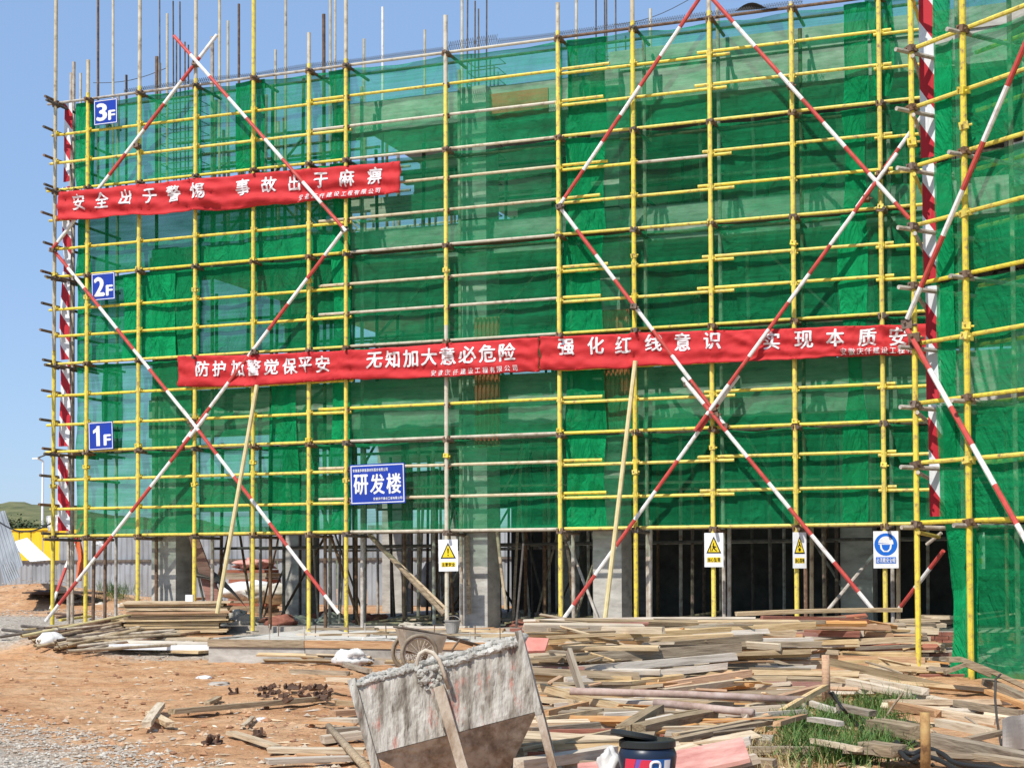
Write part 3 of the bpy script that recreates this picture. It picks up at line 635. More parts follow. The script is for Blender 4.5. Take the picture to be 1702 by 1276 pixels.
# ------------------------------------------------------------------ angled wing scaffold
C0, W1 = Vector((-2.511, -2.871, 0)), Vector((-1.709, -3.498, 0)); WD = (W1 - C0); wd = WD.normalized(); W2 = W1 + wd * 1.25; W3 = W2 + wd * 1.3
wn = Vector((-wd.y, wd.x, 0)); wn = wn if wn.y > 0 else -wn            # points into the building
ZW = [ZR - 0.076 + 0.9 * k for k in range(12)]
wing = empty('wing_scaffold', tuple(W1), 'yellow pipe scaffold of the angled wing with striped braces', 'scaffold')
wst = []
for (p, zf) in ((C0, onZ(1541, 1130, 0).z - 0.05), (W1, -0.05), (W2, -0.05), (W3, -0.05)):
    s = MB().tube((p.x, p.y, zf - 0.1), (p.x, p.y, 13.2), 0.047 if p is not C0 else 0.042, 10).build('standard', YEL, wing); wst.append(s)
    for k in range(11): coupler(s, (p.x, p.y, ZW[k] - 0.03), CLAMP if p is C0 else (CLAMP2 if k % 2 else CLAMP), 1.15, -0.66)
    coupler(s, (p.x, p.y, ZW[6] + 0.35), CLAMP2, 1.2); coupler(s, (p.x, p.y, 5.1), CLAMP2, 1.1)
    q = p + wn * 1.0; MB().tube((q.x, q.y, 0.3), (q.x, q.y, 13), 0.036, 8).build('standard', BARE, wing)
for k in range(11):
    a = C0 - wd * 0.1 + wn * 0.075; e = W3 + wd * 0.6 + wn * 0.075
    MB().tube((a.x, a.y, ZW[k]), (e.x, e.y, ZW[k]), 0.034, 8).build('ledger', YEL, wing)
    if k % 2 == 0 or k in (1, 3, 5, 7):                                         # stub ends of the returns
        for p in ((C0, W1) if k % 2 == 0 else (C0,)):
            a = p - wn * 0.30 - wd * 0.02; e = p + wn * 1.3
            MB().tube((a.x, a.y, ZW[k] - 0.075), (e.x, e.y, ZW[k] - 0.075), 0.034, 8).build('transom', BARE, wing)
    a = C0 + wn * 1.08 + wd * 0.3; e = W3 + wn * 1.08 + wd * 0.6; MB().tube((a.x, a.y, ZW[k] + 0.02), (e.x, e.y, ZW[k] + 0.02), 0.034, 8).build('ledger', YEL, wing)
    c = C0 + Vector((0.0, 0.04, 0)); MB().tube((c.x + 0.03, c.y - 0.1, ZW[k] - 0.15), (c.x + 0.03, 0.3, ZW[k] - 0.15), 0.032, 8).build('side_rail', BARE if k % 3 else YEL, wing)
def onW(px, py, off=0.0):                                              # on the wing plane, off towards the viewer
    d = ray(px, py); o = C0 - wn * off; t = (o - EYE).dot(wn) / d.dot(wn); return EYE + d * t
striped((onW(1712, 55, 0.12), onW(1508, 530, 0.12)), 0.04, 'cross_brace', wing, 0.75, 0)
striped((onW(1508, 548, 0.12), onW(1712, 910, 0.12)), 0.04, 'cross_brace', wing, 0.75, 0)
for (px, py) in ((1508, 540), (1520, 562)): coupler(wst[0], onW(px, py, 0.06), CLAMP, 1.5)
striped((onY(1568, 915, -0.6), onY(1494, 1012, 0.3)), 0.036, 'cross_brace', wing, 0.5, 0)
# nets of the wing
def wnet(u0, u1, z0, z1, off, m, label, seed, left=None):
    nu = max(8, int(u1 - u0) * 8 + 8); nv = max(8, int((z1 - z0) / 0.15))
    def fn(u, v):
        z = z0 + (z1 - z0) * v; ua = u0 + (left(v) if left else 0); s = ua + (u1 - ua) * u
        p = C0 + wd * s + wn * (off + 0.07 * n3(s * 1.1, z * 0.9, seed) + 0.035 * abs(n3(s * 2.6 + z, z * 0.9, seed + 3)) + 0.012 * n3(s * 9, z * 4, seed + 1))
        return Vector((p.x, p.y, z - 0.06 * math.sin(math.pi * u) * v))
    b = MB(); b.grid(fn, nu * 2, nv); o = b.build('safety_net', m, smooth=True); return thing(o, label, 'safety net', 'green nets on the angled wing')
ul = (onW(1548, 500) - C0).dot(wd); ur = 4.2
for t in range(5): wnet(ul, ur, ZW[2 * t] + 0.02, ZW[2 * t + 2] - 0.03, 0.17, NETB, f'green net sheet on the {TIER[t]} tier of the angled wing', 40 + t)
wnet((onW(1558, 885) - C0).dot(wd), ur, -0.12, ZW[0] - 0.03, 0.16, NETB, 'green net curtain hanging from the wing down to the ground', 51, left=lambda v: 0.16 * math.sin(math.pi * (v ** 0.8)) - 0.0)
for t in range(5):
    wnet(ul - 0.02, ul + 0.32, ZW[2 * t] + 0.02, ZW[2 * t + 2] - 0.02, 0.13, NETD, f'doubled net strip beside the striped strip, {TIER[t]} wing tier', 60 + t)
wnet((onW(1560, 885) - C0).dot(wd), (onW(1612, 885) - C0).dot(wd), -0.12, ZW[0] - 0.02, 0.13, NETD, 'doubled bright net edge hanging to the ground at the wing corner', 71, left=lambda v: 0.16 * math.sin(math.pi * (v ** 0.8)))

# red and white striped strips at the two corners
def stripstrip(px0, px1, ptop, pbot, Y, slope, label, period=56, tilt=0.0, group=None):
    """flat fabric strip with slanted red and white bands"""
    a, c = onY(px0, pbot, Y), onY(px1, ptop, Y); wv = c.x - a.x; H = c.z - a.z
    b = MB(); nv = max(6, int(H / 0.1)); per = period / FPX * (EYE - a).length
    def P(u, z): return Vector((a.x + wv * u + tilt * (z - a.z), Y - 0.03 * math.sin(z * 2.1) - 0.02 * math.sin(u * 3 + z * 3.0), z))
    # bands cut along slanted lines
    k = 0; z = a.z - slope * wv
    while z < c.z:
        z2 = z + per / 2; pts = []
        n = 4
        lowr = [(u / n, max(a.z, min(c.z, z + slope * wv * (1 - u / n)))) for u in range(n + 1)]
        topr = [(u / n, max(a.z, min(c.z, z2 + slope * wv * (1 - u / n)))) for u in range(n + 1)]
        for j in range(n):
            q = [P(*lowr[j]), P(*lowr[j + 1]), P(*topr[j + 1]), P(*topr[j])]
            if (q[3] - q[0]).length > 0.005 or (q[2] - q[1]).length > 0.005: b.add(q + [p + Vector((0, 0.012, 0)) for p in q], [(0, 1, 2, 3), (7, 6, 5, 4), (0, 4, 5, 1), (3, 2, 6, 7)], k % 2)
        z = z2; k += 1
    return thing(b.build('striped_strip', [REDB, WHTB]), label, 'warning strip', group)
REDB = mat('strip_red', (0.46, 0.018, 0.03), 0.6); WHTB = noisy('strip_white', [(0.3, (0.62, 0.64, 0.68)), (0.7, (0.78, 0.79, 0.82))], 3, rough=0.6)
STW = [('topmost', 168, 303), ('second highest', 310, 455), ('middle', 450, 598), ('second lowest', 604, 742), ('lowest', 758, 882)]
for k, (nm, t, bt) in enumerate(STW):
    stripstrip(106 - 2.5 * k, 118 - 0.8 * k, t, bt, 0.25, 1.4, f'{nm} red and white striped strip at the far corner pole of the long scaffold', 50, 0.0, 'striped strips at the far corner')
for k, (nm, t, bt) in enumerate([('topmost', -8, 262), ('second highest', 268, 470), ('second lowest', 474, 668), ('lowest', 672, 858)]):
    stripstrip(1530 + 5 * k, 1551 + 5.5 * k, t, bt, -2.45, 1.5, f'{nm} red and white striped strip at the inner corner of the wing', 108, 0.0, 'striped strips at the wing corner')

# ------------------------------------------------------------------ lettering
GL = {}
def glyph(ch, weight):
    """triangulated outline of one character in a unit em, origin at its centre"""
    if (ch, weight) in GL: return GL[(ch, weight)]
    cu = bpy.data.curves.new('lettering', 'FONT'); cu.body = ch; cu.size = 1.0; cu.offset = 0.0; cu.resolution_u = 3; cu.align_x = 'LEFT'
    ob = bpy.data.objects.new('lettering', cu); COL.objects.link(ob); dg = bpy.context.evaluated_depsgraph_get(); dg.update()
    me = bpy.data.meshes.new_from_object(ob.evaluated_get(dg)); vs = [v.co.copy() for v in me.vertices]; fs = [tuple(p.vertices) for p in me.polygons]
    bpy.data.objects.remove(ob); bpy.data.curves.remove(cu); bpy.data.meshes.remove(me)
    if vs:
        x0, x1 = min(v.x for v in vs), max(v.x for v in vs); y0, y1 = min(v.y for v in vs), max(v.y for v in vs)
        vs = [Vector((v.x - (x0 + x1) / 2, v.y - (y0 + y1) / 2, 0)) for v in vs]; 
        if weight > 0:
            o_v, o_f = vs, fs; vs = []; fs = []
            for q, (dx, dy) in enumerate(((-1, 0), (1, 0), (0, -0.7), (0, 0.7), (0, 0))):
                k = len(vs); vs += [Vector((v.x + dx * weight, v.y + dy * weight, q * 0.0007)) for v in o_v]; fs += [tuple(i + k for i in f) for f in o_f]
        GL[(ch, weight)] = (vs, fs, x1 - x0 + 2 * weight, y1 - y0 + 1.4 * weight)
    else: GL[(ch, weight)] = ([], [], 0.3, 0.3)
    return GL[(ch, weight)]
def cut_glyph(vs, fs, step):
    bm = bmesh.new(); bv = [bm.verts.new(v) for v in vs]
    for f in fs:
        try: bm.faces.new([bv[i] for i in f])
        except ValueError: pass
    for ax in (0, 1):
        k = -0.6
        while k < 0.6:
            bmesh.ops.bisect_plane(bm, geom=bm.verts[:] + bm.edges[:] + bm.faces[:], plane_co=(k if ax == 0 else 0, k if ax else 0, 0), plane_no=(1 - ax, ax, 0)); k += step
    bm.verts.index_update(); out = ([v.co.copy() for v in bm.verts], [tuple(v.index for v in f.verts) for f in bm.faces]); bm.free(); return out

# ------------------------------------------------------------------ banners
def banner(name, tops, bots, Yf, words, label, size, small=None, seed=0, fold=0.012, tie=()):
    """tops and bots: photo points along both edges; words: (character, photo x); the cloth hangs in front of the standards"""
    def edge(pts, px):
        for (a, b) in zip(pts, pts[1:]):
            if px <= b[0] or b is pts[-1]: t = (px - a[0]) / (b[0] - a[0]); return a[1] + (b[1] - a[1]) * t
    x0, x1 = tops[0][0], tops[-1][0]
    def S(px, v, lift=0.0):
        y = Yf((px - x0) / (x1 - x0)); py = edge(bots, px) + (edge(tops, px) - edge(bots, px)) * v + (3.0 * n3(px * 0.017, seed, 2) + 1.2 * n3(px * 0.06, seed, 5)) * (1.0 - 0.5 * v)
        p = onY(px, py, y)
        w = 1.3 * fold * math.sin(v * 15 + px * 0.012 + 3 * n3(px * 0.004, v, seed)) * (1.2 - v * 0.7) + 0.035 * n3(px * 0.016, v * 2.2, seed + 4) + 0.085 * (0.40 - abs(n3(px * 0.022 + v * 1.6, v * 1.1 + px * 0.004, seed + 8))) + 0.034 * (0.3 - abs(n3(px * 0.06 - v * 3.0, v * 2.5 + px * 0.01, seed + 12)))
        for t in tie:
            d = (px - t) / 26.0; w += 0.045 * math.exp(-d * d) * (0.5 + 0.5 * math.sin(v * 14 + d * 5 + px * .3)) + 0.03 * math.exp(-(d * 3.2) ** 2)
        return Vector((p.x, p.y - w - lift, p.z))
    nu = int((x1 - x0) / 4.5); b = MB(); b.sheet(lambda u, v: S(x0 + (x1 - x0) * u, v), nu, 16, (0, 0.008, 0))
    o = b.build(name, BANNER, smooth=True); thing(o, label, 'banner')
    L = MB()
    ppm = 1 / ((onY(x0 + 50, 500) - onY(x0, 500)).x / 50)
    for (ch, px, vc, sz) in words:
        vs, fs, gw, gh = glyph(ch, 0.026 if sz > 0.2 else 0.012); vs, fs = cut_glyph(vs, fs, 0.16 if sz > 0.2 else 0.4)
        pp = 1.0 / ((onY(px + 10, 500) - onY(px - 10, 500)).x / 20); Hc = onY(px, edge(tops, px)).z - onY(px, edge(bots, px)).z
        L.add([S(px + v.x * sz * pp * 0.98, vc + v.y * sz / Hc, 0.013 + v.z) for v in vs], fs)
    L.build('lettering', LETTER, o)
    return o
def line(chars, pxs, v, s): return [(c, p, v, s) for c, p in zip(chars, pxs)]
def spread_line(chars, a, b, v, s): return [(c, a + (b - a) * k / (len(chars) - 1), v, s) for k, c in enumerate(chars)]
CO = '安徽庆仟建设工程有限公司'
banner('banner', [(99, 320), (400, 291), (667, 269)], [(97, 368), (400, 346), (662, 322)], lambda t: -0.165 + 0.10 * t,
       line('安全出于警惕', [132, 170, 210, 250, 290, 331], 0.60, 0.335) + line('事故出于麻痹', [405, 448, 491, 535, 578, 624], 0.62, 0.335) + spread_line(CO, 503, 630, 0.14, 0.115),
       'red banner with white writing strung near the third floor number sign', 0.33, seed=1, fold=0.020, tie=(102, 230, 326, 514, 660))
banner('banner', [(299, 592), (420, 590), (576, 583), (740, 571), (898, 561)], [(298, 643), (420, 642), (576, 631), (740, 627), (898, 617)], lambda t: -0.085,
       line('防护加警觉保平安', [338, 366, 396, 424, 452, 482, 510, 538], 0.58, 0.33) + line('无知加大意必危险', [623, 653, 684, 715, 746, 778, 811, 844], 0.62, 0.35) + spread_line(CO, 722, 856, 0.13, 0.115),
       'red banner with two white phrases strung across the middle of the scaffold', 0.33, seed=9, fold=0.012, tie=(300, 422, 514, 576, 742, 898))
banner('banner', [(900, 561), (1060, 553), (1320, 546), (1545, 538)], [(900, 617), (1060, 610), (1320, 597), (1545, 588)], lambda t: -0.085,
       line('强化红线意识', [942, 991, 1037, 1087, 1135, 1185], 0.68, 0.33) + line('实现本质安', [1283, 1337, 1389, 1442, 1493], 0.62, 0.33) + spread_line(CO[:9], 1403, 1512, 0.16, 0.12),
       'red banner with white writing strung towards the angled wing', 0.33, seed=17, fold=0.011, tie=(902, 1056, 1185, 1320, 1410, 1466))

# ------------------------------------------------------------------ signs
def sign(name, px0, py0, px1, py1, Y, faces, label, group=None, yaw=0.0):
    """faces: list of (part name, material, MB builder in unit sign space x 0..1, z 0..1)"""
    a, c = onY(px0, py1, Y), onY(px1, py0, Y); W, H = c.x - a.x, c.z - a.z; root_loc = Vector(((a.x + c.x) / 2, Y, a.z))
    t = empty(name, root_loc, label, 'sign', group)
    ca, sa = math.cos(yaw), math.sin(yaw); tl = random.uniform(-0.022, 0.022)
    def T(x, z, d=0.0):
        lx = (x - 0.5) * W; return Vector((root_loc.x + lx * ca + d * sa - tl * (z - .5) * H, Y + lx * sa - d * ca - 0.02 * (z - 0.5) * H, a.z + z * H + tl * lx))
    T.W, T.H = W, H
    for (pn, m, fnc) in faces:
        b = MB(); fnc(b, T); b.build(pn, m, t)
    return t
def rect(x0, z0, x1, z1, d0, d1):
    def f(b, T): b.hexa([T(x0, z0, d1), T(x1, z0, d1), T(x1, z0, d0), T(x0, z0, d0), T(x0, z1, d1), T(x1, z1, d1), T(x1, z1, d0), T(x0, z1, d0)])
    return f
def outline(m0, t, d):
    def f(b, T):
        tx, tz = t / T.W, t / T.H; mx, mz = m0 / T.W, m0 / T.H
        for r in ((mx, mz, 1 - mx, mz + tz), (mx, 1 - mz - tz, 1 - mx, 1 - mz), (mx, mz + tz, mx + tx, 1 - mz - tz), (1 - mx - tx, mz + tz, 1 - mx, 1 - mz - tz)): rect(*r, d, d + 0.002)(b, T)
    return f
def text(items, d, weight):
    """items: (string, x0, x1, z0, z1) stretched to its box character by character"""
    def f(b, T):
        for (s, x0, x1, z0, z1) in items:
            n = len(s); cw = (x1 - x0) / n
            for k, ch in enumerate(s):
                vs, fs, gw, gh = glyph(ch, weight)
                if ch == '1':                                   # a stout figure one with its flag and no foot, as on the sign
                    zz = lambda t: z0 + (z1 - z0) * t; xx = lambda t: x0 + cw * k + cw * t
                    b.add([T(xx(.46), zz(0), d), T(xx(.74), zz(0), d), T(xx(.74), zz(1), d), T(xx(.52), zz(1), d), T(xx(.46), zz(.90), d), T(xx(.22), zz(.78), d), T(xx(.22), zz(.62), d), T(xx(.46), zz(.70), d)], [(0, 1, 2, 3, 4, 7), (4, 5, 6, 7)]); continue
                if not vs: continue
                sx, sz = cw * 0.90 / max(gw, (0.95 if ch == '1' else 0.5) * gh), (z1 - z0) / gh
                b.add([T(x0 + cw * (k + 0.5) + v.x * sx, (z0 + z1) / 2 + v.y * sz, d + v.z) for v in vs], fs)
    return f
def poly(pts, d):
    def f(b, T): b.add([T(x, z, d) for x, z in pts], [tuple(range(len(pts)))])
    return f
def floor_sign(n, px0, py0, px1, py1, label):
    sign('floor_sign', px0, py0, px1, py1, -0.075, [('panel', BLUE, rect(0, 0, 1, 1, -0.012, 0)), ('border', WHITE, outline(0.012, 0.014, 0.001)),
         ('lettering', WHITE, text([(n, 0.08, 0.60, 0.14, 0.86), ('F', 0.60, 0.94, 0.14, 0.54)], 0.0045, 0.04))], label, 'floor number signs')
floor_sign('3', 156, 163, 195, 209, 'blue sign numbered 3F high up at the far corner')
floor_sign('2', 152, 452, 191, 500, 'blue sign numbered 2F below the lettered red banner')
floor_sign('1', 147, 700, 188, 748, 'blue sign numbered 1F, lowest at the far corner')
sign('building_sign', 582, 769, 673, 838, -0.075, [('panel', BLUE, rect(0, 0, 1, 1, -0.015, 0)), ('border', WHITE, outline(0.02, 0.016, 0.001)),
     ('lettering', WHITE, text([('研发楼', 0.05, 0.95, 0.24, 0.75), ('安徽徽多新能源材料股份有限公司', 0.055, 0.70, 0.81, 0.89), (CO, 0.42, 0.95, 0.095, 0.165)], 0.0045, 0.03))],
     'large blue sign naming the building in white characters')
def tri(x0, x1, z0, z1): return [(x0, z0), (x1, z0), ((x0 + x1) / 2, z1)]
def warn(px0, py0, px1, py1, Y, words, pict, label, yaw=0.0):
    sign('warning_sign', px0, py0, px1, py1, Y, [('panel', WHITE, rect(0, 0, 1, 1, -0.008, 0)), ('triangle_border', BLACK, poly(tri(0.10, 0.90, 0.40, 0.90), 0.002)),
         ('triangle', SYEL, poly(tri(0.20, 0.80, 0.44, 0.825), 0.004)), ('pictogram', BLACK, pict), ('caption_plate', SYEL, rect(0.14, 0.14, 0.86, 0.29, 0, 0.003)),
         ('lettering', BLACK, text([(words, 0.15, 0.85, 0.155, 0.275)], 0.005, 0.02))], label, 'warning signs under the lowest rail', yaw)
def excl(b, T): poly([(0.475, 0.56), (0.525, 0.56), (0.54, 0.72), (0.46, 0.72)], 0.006)(b, T); poly([(0.47, 0.48), (0.53, 0.48), (0.53, 0.53), (0.47, 0.53)], 0.006)(b, T)
def falling(b, T):
    for pts in ([(0.44, 0.66), (0.50, 0.72), (0.53, 0.69), (0.47, 0.63)], [(0.42, 0.60), (0.49, 0.67), (0.58, 0.53), (0.53, 0.51)], [(0.50, 0.62), (0.64, 0.60), (0.63, 0.57), (0.51, 0.58)], [(0.55, 0.54), (0.68, 0.48), (0.66, 0.455), (0.52, 0.51)],
                [(0.46, 0.58), (0.38, 0.47), (0.42, 0.46), (0.49, 0.56)], [(0.32, 0.46), (0.36, 0.46), (0.36, 0.62), (0.32, 0.62)]): poly(pts, 0.006)(b, T)
def dropping(b, T):
    for pts in ([(0.46, 0.62), (0.54, 0.62), (0.54, 0.74), (0.46, 0.74)], [(0.36, 0.60), (0.46, 0.66), (0.46, 0.62), (0.40, 0.57)], [(0.54, 0.66), (0.64, 0.60), (0.60, 0.57), (0.54, 0.62)], [(0.44, 0.47), (0.56, 0.47), (0.60, 0.53), (0.50, 0.58), (0.40, 0.53)]): poly(pts, 0.006)(b, T)
warn(729, 896, 761, 949, -0.07, '注意安全', excl, 'white warning sign with an exclamation mark in a yellow triangle')
warn(1171, 885, 1202, 942, -0.08, '当心坠落', falling, 'white warning sign with a falling figure in a yellow triangle')
warn(1318, 884, 1340, 944, -0.08, '当心落物', dropping, 'narrow white warning sign turned aside beside a red and white brace', 0.35)
def disc(cx, cz, r, d, seg=28, T0=None, a0=0, a1=2 * math.pi):
    def f(b, T): b.add([T(cx + r * math.cos(a0 + (a1 - a0) * k / seg) / T.W, cz + r * math.sin(a0 + (a1 - a0) * k / seg) / T.H, d) for k in range(seg)], [tuple(range(seg))])
    return f
def helmet_white(b, T):
    disc(0.5, 0.66, 0.125, 0.004, 24, None, 0, math.pi)(b, T); rect(0.20, 0.645, 0.80, 0.665, 0.003, 0.0045)(b, T)
    poly([(0.26, 0.64), (0.74, 0.64), (0.71, 0.52), (0.60, 0.44), (0.40, 0.44), (0.29, 0.52)], 0.004)(b, T)
def face_blue(b, T): poly([(0.33, 0.635), (0.67, 0.635), (0.64, 0.53), (0.56, 0.475), (0.44, 0.475), (0.36, 0.53)], 0.0065)(b, T)
sign('mandatory_sign', 1452, 882, 1493, 944, -0.08, [('panel', WHITE, rect(0, 0, 1, 1, -0.008, 0)), ('disc', BLUE2, disc(0.5, 0.64, 0.19, 0.002)), ('helmet', WHITE, helmet_white), ('face', BLUE2, face_blue),
     ('caption_plate', BLUE2, rect(0.10, 0.13, 0.90, 0.30, 0, 0.003)), ('lettering', WHITE, text([('必须戴安全帽', 0.12, 0.88, 0.15, 0.28)], 0.005, 0.02))], 'white sign with a helmeted head on a blue disc')
a = onW(1610, 885, -0.30); c = onW(1637, 945, -0.30)
tw = empty('warning_sign', tuple((a + c) / 2), 'white warning sign with a yellow triangle seen dimly through the wing net', 'sign', 'warning signs under the lowest rail')
uw = (c - a); uw.z = 0; H = a.z - c.z
def TW(x, z, d=0.0): return a + uw * x + Vector((0, 0, -H * (1 - z))) - wn * d
TW.W = uw.length; TW.H = H
for (pn, m, f) in (('panel', WHITE, rect(0, 0, 1, 1, -0.008, 0)), ('triangle_border', BLACK, poly(tri(0.1, 0.9, 0.40, 0.9), 0.002)), ('triangle', SYEL, poly(tri(0.2, 0.8, 0.44, 0.825), 0.004)), ('caption_plate', SYEL, rect(0.14, 0.14, 0.86, 0.29, 0, 0.003))):
    b = MB(); f(b, TW); b.build(pn, m, tw)
#PART2
# ------------------------------------------------------------------ things on the ground
def ghit(px, py, lift=0.0):
    """where the sight line through a photo point meets the ground (lift above it)"""
    d = ray(px, py); t = 6.0
    while t < 120:
        p = EYE + d * t
        if p.z <= ground_z(p.x, p.y) + lift: return p
        t += 0.04
    return EYE + d * 60
TL, TR, TY = onY(346, 1075, -2.9).x, -4.6, -2.9
TZ = 0.40
# poured strip with its edge beam along the front of the building
ter = empty('foundation_strip', ((TL + TR) / 2, TY, 0), 'low concrete foundation strip along the open ground storey', 'foundation')
b = MB(); b.grid(lambda u, v: Vector((TL + (TR - TL) * u, TY + 0.15 + (0.58 - TY - 0.15) * v, TZ - 0.03 + 0.08 * v + 0.022 * n3(u * 30, v * 5) + 0.012 * n3(u * 120, v * 18))), 150, 24)
b.build('poured_top', SLURRY, ter, smooth=True)
segs = [0.0, 0.19, 0.62, 0.80, 1.0]
for k in range(4):
    xa, xb = TL + (TR - TL) * segs[k], TL + (TR - TL) * segs[k + 1]
    MB().box((xa + 0.01, TY - 0.012 * (k % 2), -0.15), (xb - 0.01, TY + 0.16, TZ - 0.13)).build('edge_beam', CONCD if k % 2 else CONC, ter)
    MB().box((xa + 0.006, TY - 0.035, TZ - 0.125), (xb - 0.006, TY + 0.12, TZ + 0.0)).build('form_board', WOODO if k % 2 else WOODG, ter)
MB().box((TL, TY + 0.17, -0.2), (TL + 0.12, 0.59, TZ + 0.02)).build('edge_beam', CONC, ter)
for k in range(24):
    x = TL + 0.5 + (TR - TL - 1) * k / 23 + random.uniform(-.1, .1); y = TY + random.choice((0.5, 1.4)) + random.uniform(-.1, .1)
    MB().tube((x, y, TZ - 0.05), (x + random.uniform(-.02, .02), y, TZ + random.uniform(0.14, 0.26)), 0.010, 5).build('starter_bar', BARE if k % 2 else RUST, ter)
for k in range(14):
    x = TL + 0.3 + (TR - TL - 1) * random.random(); L = random.uniform(0.7, 2.4); z = random.uniform(0.0, 0.16)
    bar_between('board', (x, TY - random.uniform(.08, .45), z + 0.05), (x + L, TY - random.uniform(.05, .5), z * random.random() + 0.05), random.uniform(.06, .15), random.uniform(.02, .05), random.choice((WOOD, WOODG, WOODO)), 'loose board at the foot of the concrete foundation strip', 'board', 'boards at the foot of the foundation strip', roll=random.uniform(-.4, .4))
# brick kerb at the edge of the floor
BRICK = noisy('red_brick', [(0.3, (0.16, 0.06, 0.04)), (0.6, (0.30, 0.12, 0.085)), (0.8, (0.40, 0.22, 0.17))], 5, (1, 1, 2), 0.9, bump=0.3)
bk = MB(); x = onY(640, 1030, 0.3).x; xe = 0.6
while x < xe:
    for r in range(3):
        if random.random() > 0.06: bk.box((x + (0.11 if r % 2 else 0) + 0.004, 0.34 + random.uniform(-.006, .006), 0.33 + r * 0.066), (x + (0.11 if r % 2 else 0) + 0.222, 0.45, 0.33 + r * 0.066 + 0.058))
    x += 0.23 if not (random.random() < 0.05) else 0.9
thing(bk.build('brick_kerb', BRICK), 'low kerb of red bricks in front of the dark ground storey', 'kerb')
for k in range(26):                                    # loose timber and offcuts on the strip
    x = random.uniform(TL + 0.8, TR); y = random.uniform(TY + 0.4, 0.1); L = random.uniform(0.6, 2.6); a = random.uniform(-0.25, 0.3)
    z = TZ + 0.05 + 0.03 * (y - TY)
    bar_between('board', (x, y, z), (x + L * math.cos(a), y + L * math.sin(a), z + random.uniform(0, 0.06)), random.uniform(0.06, 0.16), random.uniform(0.03, 0.06), random.choice((WOOD, WOODG, WOODO, WOODW)),
                'loose board lying on the concrete foundation strip', 'board', 'boards on the foundation strip')

# ---- the big heap of used timber
def hz(D, px): return 0.13 + 0.03 * n3(px * 0.01, D * 0.4) + 0.74 * ss(heap_toe(px), heap_toe(px) + 2.7, D) + 0.012 * max(0, D - heap_toe(px) - 2.7)
def DY(px, py, drop=0.0):
    """depth at which the sight line meets the heap's sloping surface"""
    d = ray(px, py); t = 8.0
    while t < 27:
        if (EYE + d * t).z <= hz(t, px) - drop: return t
        t += 0.03
    return 27
HEAPLAB = {'near': ('used timber in the near slope of the big heap', 'timber on the near slope of the heap'), 'mid': ('used timber in the middle of the big heap', 'timber in the middle of the heap'),
           'far': ('used timber along the top of the big heap', 'timber along the top of the heap')}
def heap(x1, y1, x2, y2, th, m, label=None, wide=None, lift=0.0, name='timber'):
    D1, D2 = DY(x1, y1), DY(x2, y2); a, b = at(x1, y1, D1), at(x2, y2, D2)
    lim = 0.9 if (y1 + y2) / 2 < 1135 else 1.6
    if abs(D1 - D2) > lim:                                # keep long timbers near level across the heap
        Dm = (D1 + D2) / 2; k = lim / abs(D1 - D2); D1 = Dm + (D1 - Dm) * k; D2 = Dm + (D2 - Dm) * k; a, b = at(x1, y1, D1), at(x2, y2, D2)
    T = max(0.03, th / FPX * (D1 + D2) / 2 * 0.95); W = wide or max(0.07, T * random.uniform(0.9, 1.6))
    z = 'far' if (y1 + y2) / 2 < 1065 else ('mid' if (y1 + y2) / 2 < 1150 else 'near')
    a.z += lift; b.z += lift
    gl, gg = HEAPLAB[z]; cw = MW[m.name]
    o = bar_between(name, a, b, W, T, m, label or f'{cw} {gl}', 'timber', None if label else f'{cw} {gg}', roll=random.uniform(-.12, .12)); return o
MW = {'pale_timber': 'pale', 'grey_timber': 'grey', 'orange_timber': 'orange brown', 'red_timber': 'reddish', 'whitewashed_timber': 'whitish'}
